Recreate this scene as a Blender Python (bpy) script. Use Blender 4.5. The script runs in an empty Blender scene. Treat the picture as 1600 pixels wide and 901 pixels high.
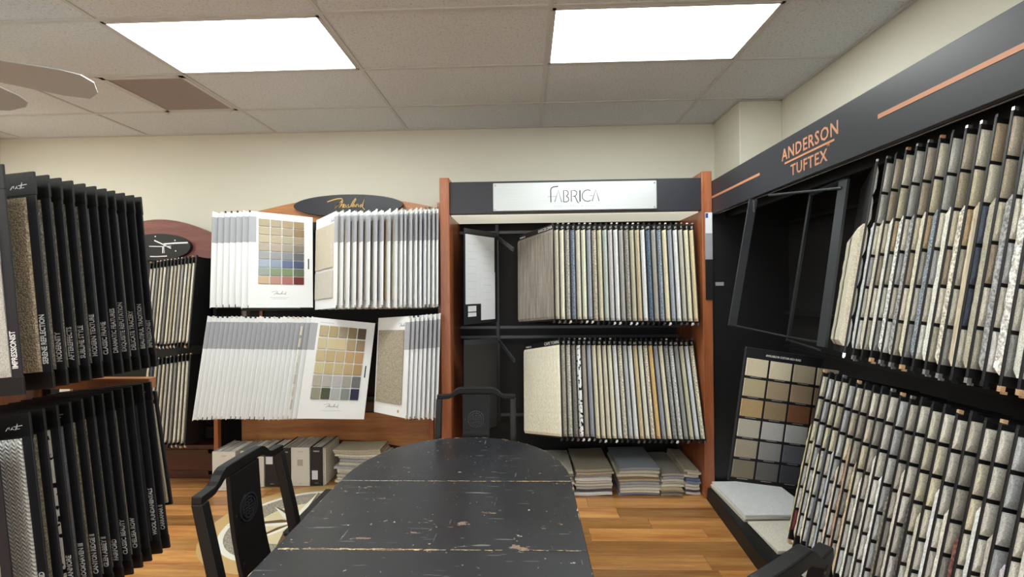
import bpy, bmesh, math, random
from mathutils import Matrix, Vector
random.seed(7)
SC = bpy.context.scene
COL = SC.collection

# ------------------------------------------------------------------ camera
F_PX = 699.56
YAW, PITCH, ROLL = 0.032, 0.0, -0.0104
cam_d = bpy.data.cameras.new('camera'); cam = bpy.data.objects.new('camera', cam_d); COL.objects.link(cam)
cam_d.sensor_fit = 'HORIZONTAL'; cam_d.sensor_width = 36.0; cam_d.lens = 36.0 * F_PX / 1600.0
cam_d.clip_start = 0.02; cam_d.clip_end = 50
fw = Vector((-math.sin(YAW), math.cos(YAW), 0)); rt = Vector((math.cos(YAW), math.sin(YAW), 0)); up = rt.cross(fw)
r2 = rt * math.cos(ROLL) + up * math.sin(ROLL); u2 = -rt * math.sin(ROLL) + up * math.cos(ROLL)
m = Matrix.Identity(4)
for i in range(3):
    m[i][0] = r2[i]; m[i][1] = u2[i]; m[i][2] = -fw[i]
m[0][3], m[1][3], m[2][3] = 0, 0, 1.6
cam.matrix_world = m
SC.camera = cam

# ------------------------------------------------------------------ world and exposure
SKY = 1.8             # daylight through the added shop front behind the camera
w = bpy.data.worlds.new('world'); SC.world = w; w.use_nodes = True
w.node_tree.nodes['Background'].inputs[0].default_value = (1.0, 0.99, 0.98, 1)
w.node_tree.nodes['Background'].inputs[1].default_value = SKY
SC.view_settings.view_transform = 'Standard'; SC.view_settings.look = 'None'
SC.view_settings.gamma = 1.0; SC.view_settings.use_curve_mapping = False
SC.view_settings.exposure = 0.32
LAMP = 14.5            # emission of the fluorescent panels, in view and added
HOOD_LAMP = 0.65       # lit ribbed diffuser under the header of the cherry display

# ------------------------------------------------------------------ materials
def lin(c):
    return tuple((x / 12.92 if x <= 0.04045 else ((x + 0.055) / 1.055) ** 2.4) for x in c)
def hx(h):
    return lin(tuple(int(h[i:i + 2], 16) / 255 for i in (0, 2, 4)))
def base(name):
    mt = bpy.data.materials.new(name); mt.use_nodes = True
    nt = mt.node_tree; b = nt.nodes['Principled BSDF']
    return mt, nt, b
def N(nt, t, **kw):
    n = nt.nodes.new(t)
    for k, v in kw.items():
        if k in n.inputs: n.inputs[k].default_value = v
        else: setattr(n, k, v)
    return n
def mix(nt, fac, a, b):
    n = nt.nodes.new('ShaderNodeMix'); n.data_type = 'RGBA'
    for s, v in ((0, fac), (6, a), (7, b)):
        if isinstance(v, (int, float)): n.inputs[s].default_value = v
        elif isinstance(v, tuple): n.inputs[s].default_value = (*v[:3], 1)
        else: nt.links.new(v, n.inputs[s])
    return n.outputs[2]
def ramp(nt, fac, stops):
    n = nt.nodes.new('ShaderNodeValToRGB'); nt.links.new(fac, n.inputs[0])
    el = n.color_ramp.elements
    while len(el) < len(stops): el.new(0.5)
    for e, (p, c) in zip(el, stops):
        e.position = p; e.color = (*c[:3], 1) if isinstance(c, tuple) else (c, c, c, 1)
    return n.outputs[0]
def coords(nt, scale=(1, 1, 1), rot=(0, 0, 0), kind='Object'):
    tc = nt.nodes.new('ShaderNodeTexCoord'); mp = nt.nodes.new('ShaderNodeMapping')
    mp.inputs['Scale'].default_value = scale; mp.inputs['Rotation'].default_value = rot
    nt.links.new(tc.outputs[kind], mp.inputs[0]); return mp.outputs[0]
def noise(nt, vec, scale, detail=3, rough=0.5):
    n = N(nt, 'ShaderNodeTexNoise'); n.inputs['Scale'].default_value = scale
    n.inputs['Detail'].default_value = detail; n.inputs['Roughness'].default_value = rough
    nt.links.new(vec, n.inputs['Vector']); return n.outputs[0]
def bump(nt, b, h, strength, dist=0.002):
    n = N(nt, 'ShaderNodeBump'); n.inputs['Strength'].default_value = strength; n.inputs['Distance'].default_value = dist
    nt.links.new(h, n.inputs['Height']); nt.links.new(n.outputs[0], b.inputs['Normal'])
def plain(name, c, rough=0.5, metal=0.0, spec=0.5, var=0.06, coat=0.0):
    mt, nt, b = base(name)
    v = coords(nt); nz = noise(nt, v, 9, 4)
    col = mix(nt, nz, tuple(x * (1 - var) for x in c), tuple(min(1, x * (1 + var)) for x in c))
    nt.links.new(col, b.inputs['Base Color'])
    b.inputs['Roughness'].default_value = rough; b.inputs['Metallic'].default_value = metal
    b.inputs['Specular IOR Level'].default_value = spec; b.inputs['Coat Weight'].default_value = coat
    return mt
_carp = {}
def carpet(h, kind='cut'):
    """carpet of one yarn colour: cut pile, loop, stripe or fleck"""
    if (h, kind) in _carp: return _carp[(h, kind)]
    c = hx(h); g_ = sum(c) / 3; sat = 0.48 if c[2] > c[0] else 0.76
    c = tuple(min(0.88, (g_ + (x - g_) * sat) * (1.5 if kind == 'grid' else 1.38) + 0.01) for x in c); mt, nt, b = base('carpet_' + kind)
    v = coords(nt)
    if kind == 'loop':
        n = N(nt, 'ShaderNodeTexVoronoi'); n.inputs['Scale'].default_value = 170; nt.links.new(v, n.inputs['Vector'])
        hgt = n.outputs['Distance']; col = mix(nt, ramp(nt, hgt, [(0.1, 0.0), (0.7, 1.0)]), tuple(min(1, x * 1.12) for x in c), tuple(x * 0.5 for x in c))
    elif kind == 'stripe':
        v2 = coords(nt, (1, 1, 0.06)); n1 = noise(nt, v2, 60, 4, 0.7); n2 = noise(nt, v, 300, 2)
        hgt = n2; col = mix(nt, ramp(nt, n1, [(0.35, 0.0), (0.65, 1.0)]), tuple(min(1, x * 1.15) for x in c), tuple(x * 0.62 for x in c))
    elif kind == 'fleck':
        n1 = noise(nt, v, 110, 3, 0.7); hgt = n1
        col = mix(nt, ramp(nt, n1, [(0.40, 0.0), (0.60, 1.0)]), tuple(min(1, x * 1.25) for x in c), tuple(x * 0.5 for x in c))
    elif kind == 'spot':
        n1 = noise(nt, v, 45, 1); hgt = n1
        col = mix(nt, ramp(nt, n1, [(0.38, 0.0), (0.42, 1.0)]), (0.01, 0.01, 0.012), c)
    elif kind == 'swirl':
        n = N(nt, 'ShaderNodeTexWave'); n.inputs['Scale'].default_value = 9; n.inputs['Distortion'].default_value = 9; n.inputs['Detail'].default_value = 2; n.inputs['Detail Scale'].default_value = 2.2
        nt.links.new(v, n.inputs['Vector']); hgt = n.outputs[1]
        col = mix(nt, ramp(nt, hgt, [(0.0, 0.0), (0.25, 1.0)]), tuple(x * 0.92 for x in c), c)
    elif kind == 'grid':
        n = N(nt, 'ShaderNodeTexBrick'); n.inputs['Scale'].default_value = 34; n.inputs['Mortar Size'].default_value = 0.03
        v3 = coords(nt, (1, 1, 1), (math.pi / 2, 0, 0)); nt.links.new(v3, n.inputs['Vector'])
        hgt = noise(nt, v, 250, 2); br = n.outputs['Fac']
        c1 = mix(nt, br, c, tuple(x * 0.72 for x in c)); col = mix(nt, ramp(nt, hgt, [(0.3, 0.0), (0.7, 0.35)]), c1, tuple(x * 0.7 for x in c))
    elif kind == 'chevron':
        n = N(nt, 'ShaderNodeTexWave'); n.inputs['Scale'].default_value = 22; n.inputs['Distortion'].default_value = 0
        v3 = coords(nt, (0.0, 0.0, 1.0)); tri = N(nt, 'ShaderNodeMath', operation='PINGPONG'); tri.inputs[1].default_value = 0.011
        sep = N(nt, 'ShaderNodeSeparateXYZ'); nt.links.new(v, sep.inputs[0]); nt.links.new(sep.outputs[0], tri.inputs[0])
        ad = N(nt, 'ShaderNodeMath', operation='ADD'); nt.links.new(tri.outputs[0], ad.inputs[0]); nt.links.new(sep.outputs[2], ad.inputs[1])
        cb = N(nt, 'ShaderNodeCombineXYZ'); nt.links.new(ad.outputs[0], cb.inputs[0]); nt.links.new(cb.outputs[0], n.inputs['Vector'])
        hgt = n.outputs[1]; col = mix(nt, hgt, tuple(x * 0.7 for x in c), c)
    else:
        n1 = noise(nt, v, 260, 3, 0.7); n2 = noise(nt, v, 22, 3); hgt = n1
        c1 = mix(nt, ramp(nt, n1, [(0.35, 0.0), (0.62, 1.0)]), tuple(x * 0.62 for x in c), tuple(min(1, x * 1.1) for x in c))
        col = mix(nt, ramp(nt, n2, [(0.35, 0.25), (0.65, 0.0)]), c1, tuple(x * 0.75 for x in c))
    nt.links.new(col, b.inputs['Base Color']); b.inputs['Roughness'].default_value = 0.95; b.inputs['Specular IOR Level'].default_value = 0.1
    bump(nt, b, hgt, 0.9 if kind != 'swirl' else 0.6, 0.003)
    _carp[(h, kind)] = mt
    return mt
def wood(name, c1, c2, rough=0.35, axis=2, scale=7, coat=0.0, rnd=False):
    mt, nt, b = base(name)
    s = [9.0, 9.0, 9.0]; s[axis] = 0.7
    v = coords(nt, tuple(s))
    if rnd:
        oi = N(nt, 'ShaderNodeObjectInfo'); va = N(nt, 'ShaderNodeVectorMath', operation='ADD')
        ml = N(nt, 'ShaderNodeMath', operation='MULTIPLY'); ml.inputs[1].default_value = 57.0
        nt.links.new(oi.outputs['Random'], ml.inputs[0]); nt.links.new(v, va.inputs[0]); nt.links.new(ml.outputs[0], va.inputs[1]); v = va.outputs[0]
    n1 = noise(nt, v, scale * 0.35, 6, 0.65); n2 = noise(nt, v, scale * 3.0, 4, 0.6)
    g = mix(nt, ramp(nt, n1, [(0.32, 0.0), (0.68, 1.0)]), c1, c2)
    g = mix(nt, ramp(nt, n2, [(0.45, 0.0), (0.75, 0.4)]), g, tuple(x * 0.55 for x in c1))
    if rnd:
        tint = ramp(nt, oi.outputs['Random'], [(0.0, 0.60), (0.35, 0.9), (0.7, 1.12), (1.0, 1.35)])
        mm = nt.nodes.new('ShaderNodeMix'); mm.data_type = 'RGBA'; mm.blend_type = 'MULTIPLY'; mm.inputs[0].default_value = 1
        nt.links.new(g, mm.inputs[6]); nt.links.new(tint, mm.inputs[7]); g = mm.outputs[2]
    nt.links.new(g, b.inputs['Base Color']); b.inputs['Roughness'].default_value = rough; b.inputs['Coat Weight'].default_value = coat
    b.inputs['Coat Roughness'].default_value = 0.15
    bump(nt, b, n2, 0.12, 0.001)
    return mt

M = {}
M['wall'] = plain('wall_paint', hx('D9D5C6'), 0.8, var=0.015)
def tile_mat():
    mt, nt, b = base('ceiling_tile_fissured'); v = coords(nt, kind='Object')
    n1 = noise(nt, v, 75, 4, 0.75); n2 = noise(nt, v, 2.0, 2)
    c = mix(nt, ramp(nt, n1, [(0.30, 0.0), (0.47, 1.0)]), hx('AEB1B4'), hx('E0E4E8'))
    c = mix(nt, ramp(nt, n2, [(0.3, 0.0), (0.7, 0.12)]), c, hx('D2D6DA'))
    nt.links.new(c, b.inputs['Base Color']); b.inputs['Roughness'].default_value = 0.95; b.inputs['Specular IOR Level'].default_value = 0.05
    bump(nt, b, n1, 0.7, 0.004); return mt
M['tile'] = tile_mat()
M['tbar'] = plain('grid_white', hx('CCCCCA'), 0.5, var=0.02)
M['fanwhite'] = plain('fan_white', hx('B0B2B2'), 0.45, var=0.03)
M['vent'] = plain('vent_brown', hx('A09490'), 0.8, var=0.05)
M['black'] = plain('satin_black', hx('121214'), 0.5, var=0.1)
M['blackm'] = plain('matt_black_board', hx('1B1C22'), 0.55, var=0.08)
M['fascia'] = plain('charcoal_laminate', hx('292A31'), 0.42, var=0.05)
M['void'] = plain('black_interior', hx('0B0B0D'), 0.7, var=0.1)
M['rail'] = plain('black_steel', hx('1A1C1F'), 0.4, 0.2, var=0.05)
M['rail2'] = plain('dark_grey_steel', hx('3E4146'), 0.35, 0.3, var=0.05)
M['chrome'] = plain('bright_metal', hx('D8D8DA'), 0.25, 0.9, var=0.02)
M['copper'] = plain('copper_print', hx('BC8464'), 0.45, 0.1, var=0.03)
M['white'] = plain('white_board', hx('E6E7E8'), 0.5, var=0.02)
M['paper'] = plain('white_paper', hx('DDE0E6'), 0.7, var=0.03)
M['greyband'] = plain('grey_print', hx('A4A4AA'), 0.55, var=0.04)
M['ink'] = plain('black_ink', hx('2A2A2C'), 0.6)
M['faint'] = plain('grey_ink', hx('A8ACAE'), 0.6)
M['letter'] = plain('white_lettering', hx('E8E8E8'), 0.5)
M['gold'] = plain('gold_lettering', hx('C9A45C'), 0.35, 0.4)
M['cherry'] = wood('cherry_wood', hx('8E4E2E'), hx('B06C46'), 0.35, 2, 5, 0.2)
M['cherryx'] = wood('cherry_wood_lengthwise', hx('A0623A'), hx('C88C56'), 0.35, 0, 5, 0.2)
M['mahog'] = wood('mahogany_wood', hx('70423C'), hx('8A5650'), 0.3, 0, 5, 0.3)
M['darkmahog'] = wood('dark_mahogany', hx('35140F'), hx('4A1E16'), 0.35, 0, 5, 0.3)
M['plank'] = wood('floor_plank_wood', hx('9C6032'), hx('D29C5C'), 0.28, 0, 6, 0.25, rnd=True)
M['cream_stone'] = plain('cream_inlay', hx('D8C9A4'), 0.3, var=0.06)
M['tan_stone'] = plain('tan_inlay', hx('CBA874'), 0.3, var=0.06)
M['grey_stone'] = carpet('8E8270', 'fleck')
M['brown_stone'] = plain('brown_inlay', hx('6A5136'), 0.3, var=0.1)
M['white_stone'] = plain('white_inlay', hx('EAE6DA'), 0.3, var=0.03)
M['binder_w'] = plain('white_binder', hx('DAD8D0'), 0.5, var=0.02)
M['binder_b'] = plain('black_binder', hx('1F1E20'), 0.5)
M['linen'] = carpet('BDB9AC', 'cut')
M['navy'] = plain('navy_print', hx('2A3C8A'), 0.5)
M['greyprint'] = plain('pale_grey_print', hx('9A9AA2'), 0.6, var=0.2)
M['darkpanel'] = plain('dark_grey_panel', hx('2B2A29'), 0.6, var=0.08)
def steel():
    mt, nt, b = base('brushed_silver'); v = coords(nt, (0.4, 1, 60)); n1 = noise(nt, v, 8, 3)
    nt.links.new(mix(nt, n1, hx('B9BDC0'), hx('D4D8DA')), b.inputs['Base Color'])
    b.inputs['Metallic'].default_value = 0.45; b.inputs['Roughness'].default_value = 0.42; return mt
M['silver'] = steel()
def diffuser(name, s, c, ribs=False):
    mt, nt, b = base(name); b.inputs['Base Color'].default_value = (0.8, 0.82, 0.8, 1)
    b.inputs['Emission Color'].default_value = (*c, 1); b.inputs['Emission Strength'].default_value = s
    if ribs:
        v = coords(nt, (1, 1, 1)); n = N(nt, 'ShaderNodeTexWave'); n.inputs['Scale'].default_value = 30; nt.links.new(v, n.inputs['Vector'])
        e = mix(nt, n.outputs[1], tuple(x * 0.5 for x in c), c); nt.links.new(e, b.inputs['Emission Color'])
    return mt
M['lamp'] = diffuser('lit_diffuser', LAMP, (0.93, 1.0, 0.97))
M['hood'] = diffuser('lit_ribbed_diffuser', HOOD_LAMP, hx('F2EFD8'), True)
def lacquer(name, worn):
    mt, nt, b = base(name); v = coords(nt)
    # broad paint loss and fine scratches
    n1 = noise(nt, coords(nt, (1.6, 4.2, 2), (0, 0, 0.25)), 5.5, 5, 0.66)
    n2 = noise(nt, coords(nt, (2.0, 26, 8), (0, 0, 0.7)), 3.0, 2, 0.5)
    n3 = noise(nt, v, 52, 2, 0.5)
    n4 = noise(nt, coords(nt, (24, 2.0, 8), (0, 0, -0.5)), 3.3, 2, 0.5)
    g = noise(nt, v, 3.0, 3)
    c = mix(nt, g, hx('1B1C20') if worn else hx('0B0B0C'), hx('292A2F') if worn else hx('121214'))
    if worn:
        c = mix(nt, ramp(nt, n1, [(0.665, 0.0), (0.68, 1.0)]), c, hx('8A7263'))
        c = mix(nt, ramp(nt, n2, [(0.70, 0.0), (0.73, 0.6)]), c, hx('8E8A88'))
        c = mix(nt, ramp(nt, n4, [(0.71, 0.0), (0.74, 0.5)]), c, hx('7E7A78'))
        c = mix(nt, ramp(nt, n3, [(0.72, 0.0), (0.74, 0.9)]), c, hx('B0A8A0'))
        # worn seam between the leaves
        sep = N(nt, 'ShaderNodeSeparateXYZ'); nt.links.new(v, sep.inputs[0])
    else:
        c = mix(nt, ramp(nt, n3, [(0.72, 0.0), (0.76, 0.6)]), c, hx('6A625C'))
    nt.links.new(c, b.inputs['Base Color'])
    rr = ramp(nt, g, [(0.3, 0.26), (0.7, 0.42)] if worn else [(0.3, 0.36), (0.7, 0.5)]); nt.links.new(rr, b.inputs['Roughness'])
    b.inputs['Coat Weight'].default_value = 0.2 if worn else 0.0; b.inputs['Specular IOR Level'].default_value = 0.5 if worn else 0.32; b.inputs['Coat Roughness'].default_value = 0.22
    return mt
M['table'] = lacquer('worn_black_lacquer', True)
M['lacq'] = lacquer('black_lacquer', False)
M['gloss'] = plain('polished_carving_painted_glint', hx('2A2A2E'), 0.18)  # base colour lightened to stand in for glints on the carving
M['rawedge'] = carpet('C9A878', 'fleck')

# ------------------------------------------------------------------ mesh helpers
class MB:
    def __init__(s): s.v = []; s.f = []
    def add(s, vs, fs):
        k = len(s.v); s.v += [tuple(p) for p in vs]; s.f += [tuple(i + k for i in f) for f in fs]; return s
    def box(s, a, b, mtx=None):
        x0, y0, z0 = a; x1, y1, z1 = b
        vs = [Vector(p) for p in ((x0, y0, z0), (x1, y0, z0), (x1, y1, z0), (x0, y1, z0), (x0, y0, z1), (x1, y0, z1), (x1, y1, z1), (x0, y1, z1))]
        if mtx: vs = [mtx @ p for p in vs]
        return s.add(vs, [(0, 3, 2, 1), (4, 5, 6, 7), (0, 1, 5, 4), (1, 2, 6, 5), (2, 3, 7, 6), (3, 0, 4, 7)])
    def cbox(s, a, b, c, mtx=None):
        """box with chamfered edges"""
        bm = bmesh.new(); r = bmesh.ops.create_cube(bm, size=1)
        cx = [(a[i] + b[i]) / 2 for i in range(3)]; sz = [abs(b[i] - a[i]) for i in range(3)]
        for v in bm.verts: v.co = Vector([cx[i] + v.co[i] * sz[i] for i in range(3)])
        bmesh.ops.bevel(bm, geom=bm.edges[:], offset=min(c, min(sz) * 0.49), segments=1, affect='EDGES')
        if mtx: bm.transform(mtx)
        bm.verts.index_update(); s.add([v.co.copy() for v in bm.verts], [[v.index for v in f.verts] for f in bm.faces]); bm.free(); return s
    def prism(s, pts, f0, f1):
        """outline pts mapped by f0 (one face) and f1 (other face)"""
        n = len(pts); a = [f0(p) for p in pts]; b = [f1(p) for p in pts]
        return s.add(a + b, [tuple(range(n))[::-1], tuple(range(n, 2 * n))] + [(i, (i + 1) % n, n + (i + 1) % n, n + i) for i in range(n)])
    def tube(s, pts, r, seg=8, square=None):
        pts = [Vector(p) for p in pts]; n = len(pts); rings = []
        up = Vector((0, 0, 1))
        for i, p in enumerate(pts):
            d = (pts[min(i + 1, n - 1)] - pts[max(i - 1, 0)]).normalized()
            a = d.cross(up)
            if a.length < 0.05: a = d.cross(Vector((0, 1, 0)))
            a.normalize(); b = a.cross(d).normalized()
            rr = r[i] if isinstance(r, (list, tuple)) else r
            if square:
                q = [p + a * x * square[0] + b * y * square[1] for x, y in ((-.5, -.5), (.5, -.5), (.5, .5), (-.5, .5))]
            else:
                q = [p + (a * math.cos(t) + b * math.sin(t)) * rr for t in [2 * math.pi * j / seg for j in range(seg)]]
            rings.append(q)
        k = len(rings[0]); vs = [q for ring in rings for q in ring]
        fs = [tuple(range(k))[::-1], tuple(range((n - 1) * k, n * k))]
        for i in range(n - 1):
            for j in range(k): fs.append((i * k + j, i * k + (j + 1) % k, (i + 1) * k + (j + 1) % k, (i + 1) * k + j))
        return s.add(vs, fs)
    def mesh(s, name='m'):
        me = bpy.data.meshes.new(name); me.from_pydata([tuple(p) for p in s.v], [], s.f)
        bm = bmesh.new(); bm.from_mesh(me); bmesh.ops.recalc_face_normals(bm, faces=bm.faces); bm.to_mesh(me); bm.free()
        me.update(); return me
def link(name, me, mat, parent=None, mtx=None, label=None, kind=None, shared=False):
    o = bpy.data.objects.new(name, me); COL.objects.link(o)
    if not me.materials: me.materials.append(None if shared else mat)
    if shared or me.materials[0] is not mat:
        o.material_slots[0].link = 'OBJECT'; o.material_slots[0].material = mat
    if parent: o.parent = parent
    if mtx is not None: o.matrix_local = mtx
    if label: o['label'] = label
    if kind: o['kind'] = kind
    return o
ROOTS = {}
def root(name, label, cat, mtx=None, group=None):
    o = bpy.data.objects.new(name, None); COL.objects.link(o); o.empty_display_size = 0.05
    if mtx is None: mtx = Matrix.Identity(4)
    if isinstance(mtx, tuple): mtx = Matrix.Translation(mtx)
    o.matrix_world = mtx; ROOTS[o.name] = mtx.copy()
    o['label'] = label; o['category'] = cat
    if group: o['group'] = group
    return o
def wpart(name, mb, mat, r, label=None, sub=None, kind=None):
    """part built in world coordinates under root r (sub: a child of r that carries it)"""
    inv = ROOTS[r.name].inverted(); mb.v = [tuple(inv @ Vector(p)) for p in mb.v]
    return link(name, mb.mesh(name), mat, sub or r, label=label, kind=kind)
def tag(o, label, cat, group=None):
    o['label'] = label; o['category'] = cat
    if group: o['group'] = group
    return o
def struct(name, mb, mat, parent=None):
    o = link(name, mb.mesh(name), mat, parent)
    if not parent: o['kind'] = 'structure'
    return o
_txt = {}
def text_mesh(s, size, xs=1.0, align='LEFT', space=1.0, bold=0.0):
    k = (s, size, xs, align, space, bold)
    if k in _txt: return _txt[k]
    cu = bpy.data.curves.new('t', 'FONT'); cu.body = s; cu.size = size; cu.align_x = align; cu.space_character = space
    cu.extrude = 0.0004; cu.offset = bold; cu.resolution_u = 2
    o = bpy.data.objects.new('t', cu); me = bpy.data.meshes.new_from_object(o)
    for v in me.vertices: v.co.x *= xs
    me.materials.clear(); bpy.data.objects.remove(o); _txt[k] = me; return me
def frame(pos, xd, yd):
    xd = Vector(xd).normalized(); yd = Vector(yd).normalized(); n = xd.cross(yd)
    m = Matrix.Identity(4)
    for i in range(3): m[i][0] = xd[i]; m[i][1] = yd[i]; m[i][2] = n[i]; m[i][3] = pos[i]
    return m
def strokes(lines, wd, depth=0.0006):
    """flat ribbons along 2D polylines -> mesh in XY, width wd (number or one per line)"""
    mb = MB()
    for li, pl in enumerate(lines):
        w_ = wd[li] if isinstance(wd, (list, tuple)) else wd
        P = [Vector((p[0], p[1], 0)) for p in pl]; n = len(P); L = []; R = []
        for i in range(n):
            d = (P[min(i + 1, n - 1)] - P[max(i - 1, 0)]); d.normalize(); q = Vector((-d.y, d.x, 0)) * w_ / 2
            L.append(P[i] + q); R.append(P[i] - q)
        for i in range(n - 1):
            a, b_, c, d = L[i], L[i + 1], R[i + 1], R[i]
            z = Vector((0, 0, depth)); mb.add([a, b_, c, d, a + z, b_ + z, c + z, d + z], [(0, 1, 2, 3), (4, 7, 6, 5), (0, 4, 5, 1), (2, 6, 7, 3), (1, 5, 6, 2), (0, 3, 7, 4)])
    return mb.mesh('strokes')
def box_mesh(a, b, ch=0.0): 
    return (MB().cbox(a, b, ch) if ch else MB().box(a, b)).mesh()
_mc = {}
def cached(key, fn):
    if key not in _mc: _mc[key] = fn()
    return _mc[key]
ORD = ['zeroth', 'first', 'second', 'third', 'fourth', 'fifth', 'sixth', 'seventh', 'eighth', 'ninth', 'tenth', 'eleventh', 'twelfth', 'thirteenth', 'fourteenth', 'fifteenth', 'sixteenth', 'seventeenth', 'eighteenth', 'nineteenth', 'twentieth', 'twenty-first', 'twenty-second', 'twenty-third', 'twenty-fourth', 'twenty-fifth', 'twenty-sixth', 'twenty-seventh', 'twenty-eighth', 'twenty-ninth']

# ------------------------------------------------------------------ room shell
ZC = 3.062; WY = 4.08; WXR = 2.03; WXL = -4.96; YB = -3.2
TX, TY = 1.2192, 0.6096; X0, Y0 = 0.142, 3.551
BUMP = (1.70, 3.60)
def slab(name, a, b, mat): return struct(name, MB().box(a, b), mat)
slab('wall_back', (WXL - 0.1, WY, 0), (WXR + 0.1, WY + 0.1, ZC + 0.1), M['wall'])
slab('wall_right', (WXR, YB, 0), (WXR + 0.1, WY, ZC + 0.1), M['wall'])
slab('wall_left', (WXL - 0.1, YB, 0), (WXL, WY, ZC + 0.1), M['wall'])
# unseen shop front added behind the camera: large openings that let daylight in
fw_ = MB().box((WXL - 0.1, YB - 0.1, 0), (WXR + 0.1, YB, 0.35)).box((WXL - 0.1, YB - 0.1, 2.75), (WXR + 0.1, YB, ZC + 0.1))
fw_.box((WXL - 0.1, YB - 0.1, 0.35), (WXL + 0.3, YB, 2.75)).box((WXR - 0.3, YB - 0.1, 0.35), (WXR + 0.1, YB, 2.75))
struct('wall_front', fw_, M['wall'])
wf = struct('added_window_1', MB().box((WXL + 0.3, YB - 0.06, 0.35), (WXR - 0.3, YB - 0.02, 0.40)), M['rail'])  # frame of the added shop front opening, out of view
for k in range(5):
    xm = WXL + 0.3 + (WXR - WXL - 0.6) * k / 4
    link('added_mullion', MB().box((xm - .03, YB - .06, .4), (xm + .03, YB - .02, 2.75)).mesh(), M['rail'], wf)
struct('added_ground_outside', MB().box((-14, -16, -0.3), (12, YB - 0.1, -0.12)), M['tbar'])  # unseen ground added to bounce daylight up at the ceiling
o = struct('trim_1', MB().cbox((BUMP[0], BUMP[1], 0), (WXR, WY, ZC), 0.004), M['wall']); o['label'] = 'boxed-out column in the right rear corner'
# ceiling with its tiles and grid bars
ceil = struct('ceiling', MB().box((WXL, YB, ZC + 0.045), (WXR, WY, ZC + 0.1)), M['tile'])
lights = [(-2, 1), (0, 1), (-4, 1), (-2, 5), (0, 5), (-4, 5), (-3, 9), (-1, 9)]  # first two in view, the rest added out of frame to brighten
vent_cell = (-3, 0)
gb = 0.012
def ceiling_piece(x0, x1, y0, y1):
    x0 = max(x0, WXL); x1 = min(x1, WXR); y0 = max(y0, YB); y1 = min(y1, WY)
    if x1 - x0 < 0.03 or y1 - y0 < 0.03: return
    pts = [(x0 + gb, y0 + gb), (x1 - gb, y0 + gb), (x1 - gb, y1 - gb), (x0 + gb, y1 - gb)]
    if x1 > BUMP[0] and y1 > BUMP[1] + 0.02:
        if y0 > BUMP[1] - 0.1: pts = [(x0 + gb, y0 + gb), (BUMP[0], y0 + gb), (BUMP[0], y1 - gb), (x0 + gb, y1 - gb)]
    zt = ZC + 0.004 + random.uniform(0, 0.003)
    mb = MB().prism(pts, lambda p: Vector((p[0], p[1], zt)), lambda p: Vector((p[0], p[1], zt + 0.015)))
    link('ceiling_tile', mb.mesh(), M['tile'], ceil)
rows = list(range(-1, 11))
for r in rows:
    yt = WY if r == -1 else Y0 - r * TY; yb = Y0 - (r + 1) * TY
    if r == -1: yb = Y0
    for c in range(-5, 2):
        x0 = X0 + c * TX; x1 = x0 + TX
        if x1 < WXL or x0 > WXR: continue
        if (c, r) in lights: continue
        if (c, r) == vent_cell:
            ceiling_piece(x0, x0 + TX / 2, yb, yt); continue
        ceiling_piece(x0, x1, yb, yt)
        if yb < YB: continue
for r in range(0, 12):
    y = Y0 - r * TY
    if y > YB: link('grid_bar', MB().box((WXL, y - gb, ZC - 0.001), (WXR, y + gb, ZC + 0.010)).mesh(), M['tbar'], ceil)
for c in range(-4, 2):
    x = X0 + c * TX; link('grid_bar', MB().box((x - gb, YB, ZC - 0.0015), (x + gb, WY, ZC + 0.0095)).mesh(), M['tbar'], ceil)
x = X0 - 2.5 * TX; link('grid_bar', MB().box((x - gb, Y0 - TY, ZC - 0.001), (x + gb, Y0, ZC + 0.010)).mesh(), M['tbar'], ceil)
link('edge_moulding', MB().box((WXL, WY - 0.022, ZC - 0.002), (BUMP[0], WY, ZC + 0.006)).box((WXR - 0.022, YB, ZC - 0.002), (WXR, BUMP[1], ZC + 0.006)).box((BUMP[0] - 0.02, BUMP[1] - 0.022, ZC - 0.002), (WXR, BUMP[1], ZC + 0.006)).box((BUMP[0] - 0.022, BUMP[1], ZC - 0.002), (BUMP[0], WY, ZC + 0.006)).mesh(), M['tbar'], ceil)
names = {(-2, 1): 'lit fluorescent ceiling panel beside the brown square vent', (0, 1): 'lit fluorescent ceiling panel nearest the right-hand black display',
         (-4, 1): 'added fill-light ceiling panel left of the ceiling fan, above the left display',
         (-2, 5): 'added fill-light ceiling panel over the camera side of the table, left', (0, 5): 'added fill-light ceiling panel above the camera near the right wall',
         (-4, 5): 'added fill-light ceiling panel behind the ceiling fan near left wall', (-3, 9): 'rear added fill-light ceiling panel towards the left', (-1, 9): 'rear added fill-light ceiling panel in the middle of the room'}
for (c, r) in lights:
    x0 = X0 + c * TX + gb; x1 = x0 + TX - 2 * gb; y1 = Y0 - r * TY - gb; y0 = y1 - TY + 2 * gb
    t = root('ceiling_light', names[(c, r)], 'ceiling light', (x0 + TX / 2, (y0 + y1) / 2, ZC), 'fluorescent panels in the tile ceiling')
    fr = MB()
    for a, b in (((x0, y0, ZC - .004), (x1, y0 + .018, ZC + .012)), ((x0, y1 - .018, ZC - .004), (x1, y1, ZC + .012)), ((x0, y0, ZC - .004), (x0 + .018, y1, ZC + .012)), ((x1 - .018, y0, ZC - .004), (x1, y1, ZC + .012))): fr.box(a, b)
    wpart('frame', fr, M['tbar'], t)
    wpart('housing', MB().box((x0, y0, ZC + .03), (x1, y1, ZC + .04)), M['tbar'], t)
    wpart('diffuser', MB().box((x0 + .018, y0 + .018, ZC + .002), (x1 - .018, y1 - .018, ZC + .008)), M['lamp'], t)
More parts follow.
